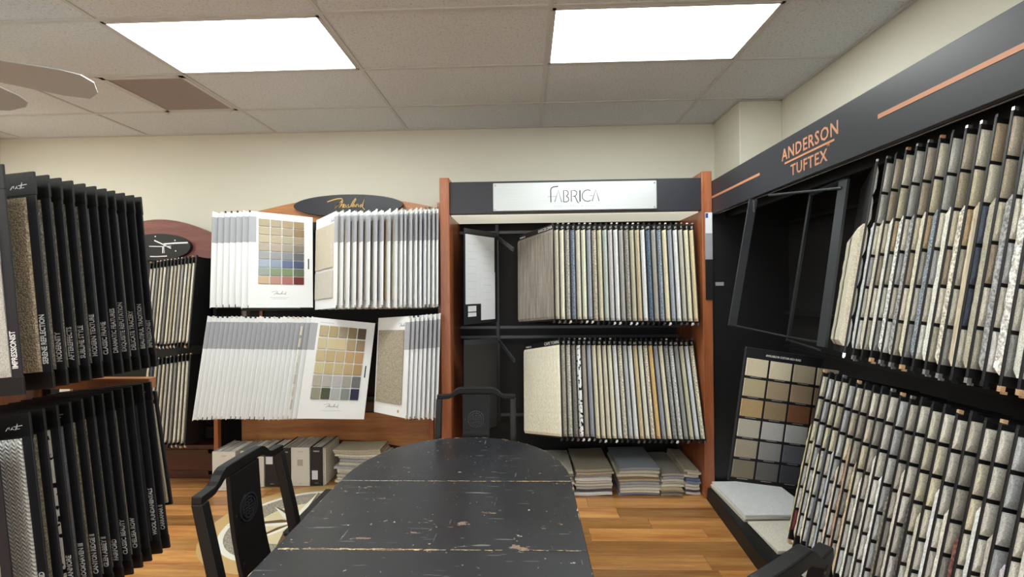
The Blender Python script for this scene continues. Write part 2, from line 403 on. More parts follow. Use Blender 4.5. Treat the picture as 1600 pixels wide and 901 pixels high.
# return vent
x0 = X0 - 2.5 * TX + gb; x1 = X0 - 2 * TX - gb; y0 = Y0 - TY + gb; y1 = Y0 - gb
t = root('ceiling_vent', 'brown perforated square return vent between the tiles', 'vent', ((x0 + x1) / 2, (y0 + y1) / 2, ZC))
fr = MB()
for a, b in (((x0, y0), (x1, y0 + .03)), ((x0, y1 - .03), (x1, y1)), ((x0, y0), (x0 + .03, y1)), ((x1 - .03, y0), (x1, y1))): fr.box((*a, ZC - .004), (*b, ZC + .006))
wpart('frame', fr, M['tbar'], t); wpart('grille', MB().box((x0 + .03, y0 + .03, ZC + .001), (x1 - .03, y1 - .03, ZC + .008)), M['vent'], t)
# ceiling fan
FX, FY, FZ = -2.87, 2.0, 2.72
t = root('ceiling_fan', 'white ceiling fan with long blades at the upper left', 'ceiling fan', (FX, FY, FZ))
def lathe(prof, c, seg=24):
    mb = MB(); n = len(prof); vs = []
    for (r, z) in prof:
        for j in range(seg): a = 2 * math.pi * j / seg; vs.append((c[0] + r * math.cos(a), c[1] + r * math.sin(a), c[2] + z))
    fs = [(i * seg + j, i * seg + (j + 1) % seg, (i + 1) * seg + (j + 1) % seg, (i + 1) * seg + j) for i in range(n - 1) for j in range(seg)]
    fs += [tuple(range(seg))[::-1], tuple(range((n - 1) * seg, n * seg))]
    return mb.add(vs, fs)
wpart('motor', lathe([(0.04, -.09), (0.10, -.07), (0.115, -.02), (0.10, .05), (0.03, .07)], (FX, FY, FZ)), M['fanwhite'], t)
wpart('downrod', lathe([(0.015, .07), (0.015, .28)], (FX, FY, FZ), 10), M['fanwhite'], t)
wpart('canopy', lathe([(0.03, .26), (0.07, .31), (0.07, ZC - FZ - 0.001)], (FX, FY, FZ)), M['fanwhite'], t)
for k in range(5):
    a = math.radians(36.6 + 72 * k); mt_ = Matrix.Rotation(a, 4, 'Z') @ Matrix.Rotation(math.radians(-20), 4, 'X')
    pts = [(0.17, -.05), (0.25, -.08), (0.52, -.10), (0.60, -.09), (0.645, -.05), (0.65, .03), (0.61, .09), (0.5, .10), (0.25, .08), (0.17, .05)]
    bl = MB().prism(pts, lambda p: mt_ @ Vector((p[0], p[1], -0.004)), lambda p: mt_ @ Vector((p[0], p[1], 0.004)))
    b_ = link('blade', bl.mesh(), M['fanwhite'], t)
    link('blade_bracket', MB().box((0.08, -.02, -.012), (0.24, .02, -.004), mt_).mesh(), M['fanwhite'], t)
# floor of individual planks
floor = struct('floor', MB().box((WXL, YB, -0.06), (WXR, WY, -0.012)), M['darkmahog'])
PW = 0.1435; y = 3.136 + PW * 6; row = 0; nb = 0
while y > -1.6:
    y1 = min(y, WY); y0 = y - PW; x = WXL - random.uniform(0, 1.0)
    while x < WXR:
        L = random.choice([0.75, 1.0, 1.25, 1.25, 1.55])
        a = max(x, WXL); b = min(x + L, WXR)
        if b - a > 0.02 and y1 - y0 > 0.02:
            o = link('plank', MB().cbox((0, 0, -0.012), (b - a - 0.0015, y1 - y0 - 0.0012, 0.0), 0.0012).mesh(), M['plank'], floor)
            o.location = (a, y0, 0); nb += 1
        x += L
    y -= PW
struct('floor_2', MB().box((WXL, YB, -0.012), (WXR, y, 0.0)), M['plank'])
# compass medallion inlaid in the floor
MC = (-1.60, 3.05)
def disc(r0, r1, z, seg=48):
    mb = MB(); vs = []
    for zz in (z - 0.0012, z):
        for r in (r0, r1):
            for j in range(seg): a = 2 * math.pi * j / seg; vs.append((r * math.cos(a), r * math.sin(a), zz))
    S = seg; fs = []
    for j in range(S):
        k = (j + 1) % S
        fs += [(j, S + j, S + k, k), (2 * S + j, 2 * S + k, 3 * S + k, 3 * S + j), (S + j, 3 * S + j, 3 * S + k, S + k)]
        if r0 > 0: fs.append((j, k, 2 * S + k, 2 * S + j))
    return mb.add(vs, fs)
med = link('medallion', disc(0.47, 0.575, 0.0016).mesh(), M['tan_stone'], floor, Matrix.Translation((MC[0], MC[1], 0)), label='round compass rose inlaid in the wooden floor')
link('white_ring', disc(0.435, 0.47, 0.0017).mesh(), M['white_stone'], med)
link('speckled_ring', disc(0.27, 0.435, 0.0016).mesh(), M['grey_stone'], med)
link('cream_disc', disc(0.0001, 0.27, 0.0016).mesh(), M['cream_stone'], med)
for k in range(8):
    a = math.radians(8 + 45 * k); R_ = 0.47 if k % 2 == 0 else 0.36; wv = 0.06 if k % 2 == 0 else 0.045
    for sgn, mt_ in ((1, M['white_stone']), (-1, M['brown_stone'])):
        p = [(0, 0), (0.13 * math.cos(a + sgn * wv * 6), 0.13 * math.sin(a + sgn * wv * 6)), (R_ * math.cos(a), R_ * math.sin(a))]
        link('star_point', MB().prism(p, lambda q: Vector((q[0], q[1], 0.0014)), lambda q: Vector((q[0], q[1], 0.0024))).mesh(), mt_, med)

# ------------------------------------------------------------------ sample boards
def board_matrix(pt, pb, az):
    pt = Vector(pt); pb = Vector(pb); ez = (pt - pb).normalized(); d = Vector((az[0], az[1], 0))
    ex = (d - ez * d.dot(ez)).normalized(); ey = ez.cross(ex)
    m = Matrix.Identity(4)
    for i in range(3): m[i][0] = ex[i]; m[i][1] = ey[i]; m[i][2] = ez[i]; m[i][3] = pt[i]
    return m, (pt - pb).length
def az(deg): a = math.radians(deg); return (math.sin(a), math.cos(a))
def lerp(a, b, t): return tuple(x + (y_ - x) * t for x, y_ in zip(a, b))
def series(pt0, pb0, pt1, pb1, a0, a1, n, jit=0.0):
    out = []
    for i in range(n):
        t = i / (n - 1) if n > 1 else 0
        pt = lerp(pt0, pt1, t); pb = lerp(pb0, pb1, t); j = random.uniform(-jit, jit); k = random.uniform(-jit, jit) * 0.5
        pt = (pt[0], pt[1] + j * .4, pt[2] + k); pb = (pb[0] , pb[1] + j * .4, pb[2] + k)
        out.append((pt, pb, az(a0 + (a1 - a0) * t)))
    return out
def panel_mesh(wd, h, t): return cached(('panel', wd, h, t), lambda: box_mesh((0, -t / 2, -h), (wd, t / 2, 0), 0.001))
def pile_mesh(x0, x1, z0, z1, ya, yb, amp=0.0022, var=0):
    """thick carpet piece with an uneven edge; lies between local Y ya..yb"""
    def fn():
        rnd = random.Random(var * 17 + int(z1 * -1000)); n = max(4, int((z1 - z0) / 0.02)); mb = MB(); vs = []; s = 1 if yb > ya else -1
        for i in range(n + 1):
            z = z0 + (z1 - z0) * i / n; e = 0.35 if i in (0, n) else 1
            j = [rnd.uniform(-amp, amp) for _ in range(3)]
            vs += [(x0, ya, z), (x0 + j[0] - 0.001 * e, ya + (yb - ya) * .6 * e, z), (x0 + 0.004 + j[1], ya + (yb - ya) * e + j[1] * .5, z), (x1, ya + (yb - ya) * e + j[2] * .5, z), (x1, ya, z)]
        fs = [(0, 1, 2, 3, 4), tuple(n * 5 + q for q in (4, 3, 2, 1, 0))]
        for i in range(n):
            for q in range(5): fs.append((i * 5 + q, i * 5 + (q + 1) % 5, i * 5 + 5 + (q + 1) % 5, i * 5 + 5 + q))
        return mb.add(vs, fs).mesh()
    return cached(('pile', x0, x1, z0, z1, ya, yb, amp, var), fn)
CN = {}
def C(h, kind='cut'): return carpet(h, kind)

# --- narrow helper for hooks on the board corners
def clip_mesh(h, s=1): return cached(('clip', h, s), lambda: MB().box((0.002, -0.004, -0.004), (0.016, 0.004, 0.010)).box((0.0, -0.005, -h - 0.014), (0.013, 0.005, -h + 0.002)).box((0.008, -0.003, -h - 0.02), (0.022, 0.003, -h - 0.012)).mesh())

# =================================================================== DISPLAY UNDER THE SILVER SIGN
fab = root('sample_display_rack', 'tall cherry wood carpet display with black header and silver sign plate', 'display rack', (0.37, 3.75, 0))
for xa, xb, nm in ((-0.66, -0.585, 'l'), (1.33, 1.405, 'r')):
    wpart('side_panel', MB().cbox((xa, 3.42, 0), (xb, 4.06, 2.455 if nm == 'l' else 2.47), 0.004), M['cherry'], fab)
wpart('header', MB().cbox((-0.585, 3.44, 2.178), (1.33, 3.47, 2.425), 0.003), M['fascia'], fab)
wpart('top_panel', MB().box((-0.585, 3.47, 2.40), (1.33, 4.06, 2.42)), M['black'], fab)
wpart('back_panel', MB().box((-0.585, 4.03, 0.02), (1.33, 4.06, 2.40)), M['void'], fab)
wpart('light_diffuser', MB().box((-0.58, 3.48, 2.168), (1.325, 3.90, 2.176)), M['hood'], fab, 'lit cream ribbed light cover under the header')
pl = link('sign_plate', None if False else MB().cbox((-0.622, -0.006, -0.108), (0.622, 0.006, 0.108), 0.004).mesh(), M['silver'], fab, Matrix.Translation((0.374 - 0.37, 3.432 - 3.75, 2.300)) @ Matrix.Rotation(0.0, 4, 'Y'), label='brushed silver sign plate')
Z = 0.0003795
def zz(pl_, cx=753, cy=463, s=Z): return [[((x - cx) * s, (cy - y_) * s) for x, y_ in l] for l in pl_]
fl = zz([[(280, 585), (278, 340), (290, 300), (330, 275), (430, 265)], [(355, 580), (432, 345), (495, 585)],
         [(535, 580), (535, 350), (600, 352), (630, 385), (625, 430), (590, 465)], [(590, 465), (632, 500), (638, 550), (600, 578), (535, 580)],
         [(690, 580), (690, 352), (760, 352), (800, 385), (790, 440), (765, 466), (725, 468)], [(762, 468), (790, 530), (815, 590), (845, 600)],
         [(863, 350), (863, 580)], [(1075, 360), (1010, 345), (945, 370), (908, 430), (910, 510), (955, 562), (1020, 578), (1080, 555)],
         [(1105, 575), (1178, 340), (1245, 575)], [(215, 468), (385, 468)], [(1050, 462), (1130, 462)]])
link('lettering', strokes(fl, [.0075, .005, .006, .006, .006, .006, .0095, .006, .006, .0022, .0022]), M['ink'], pl, frame((0, -0.0062, 0), (1, 0, 0), (0, 0, 1)))
link('small_lettering', text_mesh('FINE CARPET & RUGS', 0.020, 1.15, 'CENTER', 1.45), M['faint'], pl, frame((0, -0.0062, -0.082), (1, 0, 0), (0, 0, 1)))
for sx in (-1, 1):
    for sz in (-1, 1):
        link('screw', cached('screw', lambda: MB().prism([(0.007 * math.cos(k * math.pi / 6), 0.007 * math.sin(k * math.pi / 6)) for k in range(12)], lambda p: Vector((p[0], 0, p[1])), lambda p: Vector((p[0] * .7, -0.006, p[1] * .7))).mesh()), M['chrome'], pl, Matrix.Translation((sx * 0.603, -0.006, sz * 0.090)))
for zb in (2.09, 1.263, 1.178, 0.50):
    wpart('cross_rail', MB().box((-0.58, 3.90, zb - .012), (1.325, 3.92, zb + .012)), M['rail2'], fab)
wpart('hanging_post', MB().box((-0.262, 3.86, 0.45), (-0.236, 3.90, 2.15)), M['rail'], fab)
for z0 in (2.03, 1.14):
    wpart('bracket_arm', MB().tube([(-0.24, 3.86, z0 + .01), (-0.10, 3.58, z0 - .12)], 0.01, 6, (0.012, 0.03)), M['rail2'], fab)
wpart('notice', MB().box((1.350, 3.412, 1.804), (1.402, 3.4195, 2.156)), M['greyprint'], fab, 'paper notice taped on right side panel')
wpart('notice_top', MB().box((1.351, 3.4105, 2.00), (1.401, 3.4125, 2.155)), M['paper'], fab)
wpart('notice_stamp', MB().box((1.352, 3.409, 2.115), (1.370, 3.411, 2.15)), M['navy'], fab)
wpart('dark_notice', MB().box((1.350, 3.412, 1.50), (1.402, 3.4195, 1.803)), M['black'], fab)
# price list panel and empty grey panel
bmx, L_ = board_matrix((-0.486, 3.50, 2.079), (-0.490, 3.50, 1.32), az(34))
t = root('price_list_panel', 'black swing panel with white price sheets at left of upper tier', 'sample board', bmx)
link('panel', panel_mesh(0.42, 0.76, 0.008), M['blackm'], t)
link('header_strip', MB().box((0, -.006, -.035), (0.42, -.004, 0)).mesh(), M['rail2'], t)
link('price_sheet', MB().box((0.012, -.0062, -0.60), (0.38, -.0045, -.045)).mesh(), M['paper'], t)
link('price_sheet', MB().box((0.20, -.0072, -0.735), (0.385, -.0062, -.34)).mesh(), M['paper'], t)
link('small_label', MB().box((0.04, -.006, -0.66), (0.14, -.0045, -.615)).mesh(), M['paper'], t)
link('small_label', MB().box((0.04, -.006, -0.70), (0.14, -.0045, -.668)).mesh(), M['paper'], t)
for k in range(16):
    link('print_line', cached('pl%d' % (k % 3), lambda: MB().box((0, -.0001, 0), (0.12, 0, .0014)).mesh()), M['faint'], t, Matrix.Translation((0.03 + 0.19 * (k % 2), -.0064 - .001 * (k % 2), -0.12 - 0.03 * k)))
bmx, L_ = board_matrix((-0.493, 3.50, 1.20), (-0.498, 3.45, 0.46), az(34))
t = root('blank_grey_panel', 'plain dark grey swing panel behind the far chair', 'sample board', bmx)
link('panel', panel_mesh(0.42, 0.74, 0.008), M['darkpanel'], t)
link('header_strip', MB().box((0, -.006, -.04), (0.42, -.004, 0)).mesh(), M['rail2'], t)

def flat_rack_board(pt, pb, a, hexc, kind, frag, name_full, label, group, header=0.045, wd=0.46, swirl=False):
    bm_, L = board_matrix(pt, pb, a); h = round(L, 2)
    t = root('sample_board', label, 'sample board', bm_, group)
    link('backing_panel', panel_mesh(wd, h, 0.012), M['black'], t, shared=True)
    link('carpet_swatch', pile_mesh(0.001, wd - 0.004, -h + 0.012, -header, 0.006, 0.019, 0.0010, random.randint(0, 3)), C(hexc, kind), t, shared=True)
    link('corner_clip', clip_mesh(h), random.choice([M['chrome'], M['rail'], M['white'], M['rail2']]), t, kind='stuff', shared=True)
    if frag:
        if name_full:
            link('lettering', text_mesh(frag, 0.034, 0.9, 'RIGHT'), M['letter'], t, frame((0.008, 0.0065, -0.034), (-1, 0, 0), (0, 0, 1)))
            link('lettering', text_mesh('FABRICA', 0.022, 0.9, 'LEFT'), M['letter'], t, frame((wd - 0.02, 0.0065, -0.034), (-1, 0, 0), (0, 0, 1)))
        else:
            link('lettering', text_mesh(frag, 0.026, 0.85, 'RIGHT'), M['letter'], t, frame((0.003, 0.0065, -0.033), (-1, 0, 0), (0, 0, 1)), shared=True)
    return t
FU = [('847A70', 'stripe', 'taupe-brown'), ('B4AC96', 'cut', 'khaki beige'), ('D2CBB0', 'cut', 'cream'), ('9C968C', 'fleck', 'slate taupe'), ('5E7390', 'fleck', 'steel blue'), ('C2BAA8', 'cut', 'light beige'), ('DCD3B2', 'cut', 'pale yellow'), ('8A93A8', 'cut', 'lavender blue'), ('A79C88', 'fleck', 'tan'), ('C2B898', 'cut', 'straw'), ('A9B4A8', 'cut', 'pale green'), ('B2AFB0', 'cut', 'pale grey'), ('DAD9D2', 'cut', 'white'), ('9B9892', 'cut', 'mid grey'), ('8E897E', 'fleck', 'grey taupe'), ('B0A88E', 'cut', 'khaki'), ('B8A582', 'cut', 'sandy tan'), ('D8D8D0', 'cut', 'off-white'), ('3F5E80', 'fleck', 'denim blue'), ('99948C', 'cut', 'warm grey'), ('72839A', 'fleck', 'slate blue'), ('D2C69E', 'cut', 'butter yellow'), ('8C98AC', 'cut', 'misty blue'), ('D8D8CE', 'cut', 'ivory white'), ('B0AC9C', 'cut', 'greige'), ('D4CAA8', 'cut', 'vanilla'), ('D0BC8A', 'cut', 'golden tan')]
fr_u = ['BARCELONA', 'IG', 'UA', 'US', 'CI', 'DE', 'OR', 'HN', 'CE', 'OL', 'HT', 'LU', 'TE', 'SE', 'VO', 'IA', 'IS', 'AL', 'AUSR', 'U', 'VO', 'A', 'OT', 'SA', 'R', 'E', 'SE']
FL = [('D2CCB4', 'swirl', 'cream swirl-patterned'), ('A8A08C', 'loop', 'woven beige'), ('AAA798', 'fleck', 'grey beige'), ('84807A', 'loop', 'taupe grey'), ('E2E0DA', 'spot', 'black-spotted white'), ('9A9082', 'cut', 'taupe'), ('8890A8', 'stripe', 'lavender blue'), ('D0C8A8', 'cut', 'cream'), ('CEC2A2', 'cut', 'straw cream'), ('CABDA4', 'cut', 'biscuit'), ('D6CCAE', 'cut', 'pale cream'), ('D4D8D8', 'cut', 'cool white'), ('BAB49E', 'fleck', 'beige'), ('AEB0B2', 'cut', 'pale grey'), ('DCDCD8', 'cut', 'bright white'), ('C6AE80', 'cut', 'tan'), ('D4D2BC', 'cut', 'ivory'), ('C4B6A2', 'fleck', 'pinkish beige'), ('D8AC5C', 'cut', 'golden yellow'), ('8D92A0', 'cut', 'blue-grey'), ('D8C8A8', 'cut', 'peach cream'), ('8E8E8C', 'fleck', 'dark grey'), ('B6B6B2', 'fleck', 'silver grey'), ('8F908E', 'cut', 'mid grey'), ('BEBA98', 'cut', 'sage cream'), ('C4CCD6', 'cut', 'icy blue'), ('C4BEA2', 'fleck', 'oatmeal')]
fr_l = ['CAPE TOWN', 'VE', 'ZE', 'OR', 'IT', 'VS', 'UR', 'ET', 'SA', 'IM', 'ST', 'SY', 'VS', 'ER', 'VS', 'ALI', 'TU', 'SA', 'CE', 'AI', 'DE', 'IT', 'AE', 'DA', 'IA', 'CE', 'IS']
pat = [(0.215, 3.49, 2.099), (0.213, 3.39, 1.353), (1.290, 3.49, 2.083), (1.289, 3.39, 1.329)]
for i, (pt, pb, a) in enumerate(series(*pat, -36, -24, 27, 0.003)):
    hc, kd, nm = FU[i]
    lb = 'leftmost upper-tier board under the silver sign, its wide taupe-brown striped carpet facing out' if i == 0 else 'sample board with %s carpet edge, %s from left, upper tier under silver sign' % (nm, ORD[i + 1])
    flat_rack_board(pt, pb, a, hc, kd, fr_u[i], i == 0, lb, 'boards on the upper tier under the silver sign')
pat = [(0.26, 3.52, 1.200), (0.258, 3.34, 0.478), (1.300, 3.55, 1.182), (1.318, 3.36, 0.459)]
for i, (pt, pb, a) in enumerate(series(*pat, -36, -24, 27, 0.003)):
    hc, kd, nm = FL[i]
    lb = 'leftmost lower-tier board under the silver sign, wide cream swirl-patterned carpet facing out' if i == 0 else 'sample board with %s carpet edge, %s from left, lower tier under silver sign' % (nm, ORD[i + 1])
    flat_rack_board(pt, pb, a, hc, kd, fr_l[i], i == 0, lb, 'boards on the lower tier under the silver sign')

# =================================================================== WHITE-BOARD DISPLAY (cherry arch, black oval)
may = root('arched_display_rack', 'cherry wood display with arched top, black oval sign and white boards', 'display rack', (-1.6, 3.8, 0))
xl, xr = -2.40, -0.72
arch = [(xl, 1.0), (xr, 1.0)] + [(xr + (xl - xr) * k / 24, 2.30 + 0.12 * math.sin(math.pi * k / 24)) for k in range(25)]
wpart('arched_back_panel', MB().prism(arch, lambda p: Vector((p[0], 3.89, p[1])), lambda p: Vector((p[0], 3.91, p[1]))), M['cherryx'], may)
wpart('side_panel', MB().cbox((-2.345, 3.62, 2.214), (-2.32, 3.89, 2.262), 0.003).box((-2.345, 3.86, 0.56), (-2.32, 3.889, 2.22)), M['cherry'], may)
wpart('side_panel', MB().cbox((-0.715, 3.60, 0.0), (-0.69, 3.89, 2.30), 0.003), M['cherry'], may)
wpart('back_panel', MB().box((-2.50, 3.92, 0.02), (-0.69, 3.94, 2.2)), M['darkmahog'], may)
wpart('inner_panel', MB().box((-2.44, 3.875, 0.62), (-0.72, 3.889, 2.20)), M['void'], may)
wpart('foot_post', MB().cbox((-2.582, 3.60, 0), (-2.545, 3.64, 0.62), 0.003), M['cherry'], may)
wpart('foot_post', MB().cbox((-0.80, 3.60, 0), (-0.762, 3.64, 0.60), 0.003), M['cherry'], may)
vt = 0.52; vm = MB(); VX0, VX1 = -2.54, -0.72
for k in range(20):
    xa, xb = (VX0 + (VX1 - VX0) * q / 20 for q in (k, k + 1)); za, zb = (0.13 + 0.15 * math.sin(math.pi * q / 20) for q in (k, k + 1))
    vm.add([(xa, 3.898, za), (xb, 3.898, zb), (xb, 3.898, vt), (xa, 3.898, vt), (xa, 3.917, za), (xb, 3.917, zb), (xb, 3.917, vt), (xa, 3.917, vt)], [(0, 1, 2, 3), (7, 6, 5, 4), (0, 4, 5, 1), (3, 2, 6, 7)] + ([(0, 3, 7, 4)] if k == 0 else []) + ([(1, 5, 6, 2)] if k == 19 else []))
wpart('arched_valance', vm, M['cherryx'], may)
for zb in (2.12, 1.44, 1.30, 0.66):
    wpart('cross_rail', MB().box((-2.5, 3.84, zb - .012), (-0.72, 3.86, zb + .012)), M['rail'], may)
sg = wpart('oval_sign', MB().prism([(0.485 * math.cos(k * math.pi / 24), 0.098 * math.sin(k * math.pi / 24)) for k in range(48)], lambda p: Vector((-1.545 + p[0], 3.862, 2.338 + p[1])), lambda p: Vector((-1.545 + p[0] * .99, 3.85, 2.338 + p[1] * .97))), M['fascia'], may, 'black oval sign with gold script')
SCRIPT = [[(190, 245), (330, 200), (450, 170), (560, 165), (590, 200), (520, 270), (400, 360), (330, 430)], [(330, 430), (480, 300), (600, 240), (540, 330), (480, 400), (560, 330), (620, 300), (585, 400)],
          [(665, 320), (620, 350), (612, 390), (650, 390), (680, 330), (685, 395)], [(740, 315), (720, 340), (750, 380), (700, 400), (780, 380)], [(780, 380), (850, 250), (920, 165), (930, 190), (880, 270), (810, 380), (850, 380)],
          [(890, 315), (850, 355), (870, 385), (905, 325), (915, 385)], [(925, 385), (945, 315), (980, 320), (990, 385)], [(1070, 320), (1020, 360), (1035, 392), (1085, 350), (1150, 190), (1110, 310), (1090, 390), (1150, 460)]]
s_ = 3.85 / 700 / 16
link('lettering', strokes(zz(SCRIPT, 720, 320, s_), [.009, .011, .006, .006, .006, .006, .006, .006]), M['gold'], sg, frame(ROOTS[may.name].inverted() @ Vector((-1.545, 3.8495, 2.345)), (1, 0, 0), (0, 0, 1)))
logo_small = strokes(zz(SCRIPT, 670, 320, 0.00011), 0.0016)
def white_board(pt, pb, a, side, hexc, kd, label, group, wd=0.43, band=True, sw=True):
    """side +1: printed face on +Y; -1: on -Y"""
    bm_, L = board_matrix(pt, pb, a); h = round(L, 2)
    t = root('sample_board', label, 'sample board', bm_, group)
    link('board', panel_mesh(wd, h, 0.009), M['white'], t, shared=True)
    ya, yb = (0.0046, 0.0054) if side > 0 else (-0.0054, -0.0046)
    link('grey_band', cached(('gb', side, h), lambda: box_mesh((-0.0006, min(ya, -.0046) if side > 0 else ya, -0.25), (0.052, yb if side > 0 else 0.0046, -0.042))), M['greyband'], t, shared=True)
    if sw:
        y0_, y1_ = (0.005, 0.013) if side > 0 else (-0.005, -0.013)
        link('carpet_swatch', cached(('ws', side, h), lambda: MB().cbox((0.056, min(y0_, y1_), -h + 0.06), (wd - 0.02, max(y0_, y1_), -0.075), 0.002).mesh()), C(hexc, kd), t, shared=True)
    link('edge_tab', cached(('tab', h), lambda: MB().box((0.0, -.0052, -0.012), (0.012, .0052, 0.004)).box((0.0, -.0052, -h - 0.006), (0.004, .0052, -h + .02)).mesh()), random.choice([M['white'], M['rail'], C('B9A888')]), t, kind='stuff', shared=True)
    return t, h
beiges = ['B8A27C', 'B9AE98', 'C2B8A0', 'A29C94', '9A8478', 'ADA79C', '8E857C', '9A9EA2', 'B39C74', 'C8BFA8', 'C2BEB4']
g = 'white boards on the upper tier below the oval sign'
MUL = series((-2.486, 3.48, 2.232), (-2.457, 3.40, 1.478), (-2.191, 3.48, 2.238), (-2.158, 3.40, 1.475), 40, 46, 7, 0.003)
for i, (pt, pb, a) in enumerate(MUL):
    if i < 6: white_board(pt, pb, a, -1, beiges[i], 'cut', '%s white board from the far left on the upper tier below oval sign' % ORD[i + 1] if i else 'leftmost white board on the upper tier below the oval sign', g)
def page(t, h, cols, x0, z0, cw, ch, gx, gz, side=-1, merge=None, kd='cut', th=0.008):
    for r, row_ in enumerate(cols):
        for c, hc in enumerate(row_):
            if hc is None: continue
            w_ = cw * (2 if merge == (r, c) else 1) + (gx if merge == (r, c) else 0)
            xa = x0 + c * (cw + gx); za = z0 - r * (ch + gz)
            me = cached(('sw', w_, ch, th, side), lambda: MB().cbox((0, -th, -ch), (w_, 0, 0), 0.0025).mesh())
            link('swatch', me, C(hc, kd), t, Matrix.Translation((xa, -0.0045, za)), shared=True)
pt, pb, a = MUL[6]; a = az(52.5)
t, h = white_board(pt, pb, a, -1, 'FFFFFF', 'cut', 'open white board with four columns of swatches from beige to dark red', g, sw=False, wd=0.47)
up_cols = [['A89878', 'A6977C', 'A4906E', '9A8058'], ['B0A184', 'AA9B80', 'A2917A', '8E7450'], ['B4A688', 'B0A084', 'A69A80', '9C8A6E'], ['A89C8A', 'A89888', '9A8E7C', '7C7264'], ['96969A', '8E8E96', '7E808A', '5E5E66'], ['8AA0BE', '7490B8', '44629A', '2E4878'], ['8E9C94', '7E8C6C', '74875E', '5C6A50'], ['C0A07A', 'B07E70', 'A86058', '6A2422']]
page(t, h, up_cols, 0.068, -0.055, 0.077, 0.060, 0.008, 0.0065)
link('hand_slot', MB().cbox((0.430, -.0052, -0.45), (0.442, .0052, -0.36), 0.002).mesh(), M['black'], t)
link('logo', logo_small, M['ink'], t, frame((0.215, -0.0047, -0.655), (1, 0, 0), (0, 0, 1)), shared=True)
link('fine_print', MB().box((0.15, -.0050, -0.690), (0.29, -.0045, -0.688)).box((0.17, -.0050, -0.700), (0.27, -.0045, -0.698)).box((0.07, -.005, -0.035), (0.17, -.0045, -0.032)).mesh(), M['faint'], t)
MUR = []
for q in (0, 9, 19.6, 30, 40, 52, 63, 73, 84, 95, 103, 109, 118, 126, 133, 140, 146, 153, 159):
    f_ = q / 159; MUR.append((lerp((-1.464, 3.45, 2.223), (-0.670, 3.41, 2.226), f_), lerp((-1.456, 3.39, 1.469), (-0.668, 3.35, 1.473), f_), az(-45.75 + 18 * f_)))
for i, (pt, pb, a) in enumerate(MUR):
    hc = beiges[i % 11] if i < 12 else ['A8AAAC', 'B0B2B2', '8E9296', '4A6A98', 'B8B8B8', '9EA0A4', 'B4AEA4', 'A8A8AA'][(i - 12) % 8]
    if i == 0:
        t, h = white_board(pt, pb, a, 1, 'B8AE9A', 'cut', 'open white board with two beige swatches, right of the swatch-chart board', g, sw=False)
        link('carpet_swatch', MB().cbox((0.06, 0.0045, -0.44), (0.41, 0.016, -0.09), 0.003).mesh(), C('B9AE98'), t)
        link('carpet_swatch', MB().cbox((0.06, 0.0045, -0.68), (0.41, 0.016, -0.46), 0.003).mesh(), C('B6B0A4'), t)
        link('logo', logo_small, M['ink'], t, frame((0.09, 0.0047, -0.065), (-1, 0, 0), (0, 0, 1)), shared=True)
    else:
        white_board(pt, pb, a, 1, hc, 'cut', ('%s white board right of the open two-swatch board, upper tier below oval sign' % ORD[i]) if i < 18 else 'rightmost white board on the upper tier below the oval sign', g)
g = 'white boards on the lower tier below the oval sign'
MLL = series((-2.49, 3.42, 1.407), (-2.513, 3.28, 0.643), (-1.666, 3.42, 1.395), (-1.717, 3.28, 0.647), 38, 46, 23, 0.003)
for i, (pt, pb, a) in enumerate(MLL):
    if i < 22:
        t, h = white_board(pt, pb, a, -1, beiges[i % 11], 'cut', ('%s white board from the left on the lower tier below oval sign' % ORD[i + 1]) if i else 'leftmost white board on the lower tier below the oval sign', g)
        if i == 20:
            for k in range(7): link('swatch', cached('edge_sw', lambda: box_mesh((0, 0, -0.07), (0.014, .008, 0), .002)), C(['CDC6B2', 'C8BCA0', 'D6D2C6', 'C8C4B8', 'B8B0A0', 'C4B8A0', 'B8B0A4'][k]), t, Matrix.Translation((0.0, -0.0128, -0.07 - 0.092 * k)), shared=True)
pt, pb, a = MLL[22]; a = az(62.75)
t, h = white_board(pt, pb, a, -1, 'FFFFFF', 'cut', 'open white board with five columns of swatches from tan to navy', g, sw=False, wd=0.48)
lo_cols = [['B09C74', 'A8925E', '94886A', '86714C', '5C4A36'], ['BEB086', 'C0AE82', None, 'A48C62', '927A56'], ['BCA676', 'B69C68', 'B49A66', 'B4905C', 'AC8650'], ['BEB07C', 'B8A06A', 'B4A06E', 'B09360', 'A4824C'], ['A8A090', 'A6A29A', 'A4A4A6', '969284', '66666A'], ['8E8A74', '4C523C', '9EA0A4', '74807E', '1E2A4C']]
page(t, h, lo_cols, 0.070, -0.055, 0.063, 0.085, 0.008, 0.010, merge=(1, 1))
link('hand_slot', MB().cbox((0.440, -.0052, -0.44), (0.452, .0052, -0.345), 0.002).mesh(), M['black'], t)
link('logo', logo_small, M['ink'], t, frame((0.225, -0.0047, -0.665), (1, 0, 0), (0, 0, 1)), shared=True)
link('fine_print', MB().box((0.16, -.0050, -0.700), (0.30, -.0045, -0.698)).box((0.07, -.005, -0.035), (0.17, -.0045, -0.032)).mesh(), M['faint'], t)
MLR = series((-0.88, 3.36, 1.397), (-0.895, 3.27, 0.649), (-0.648, 3.34, 1.416), (-0.663, 3.26, 0.652), -50, -28, 8, 0.003)
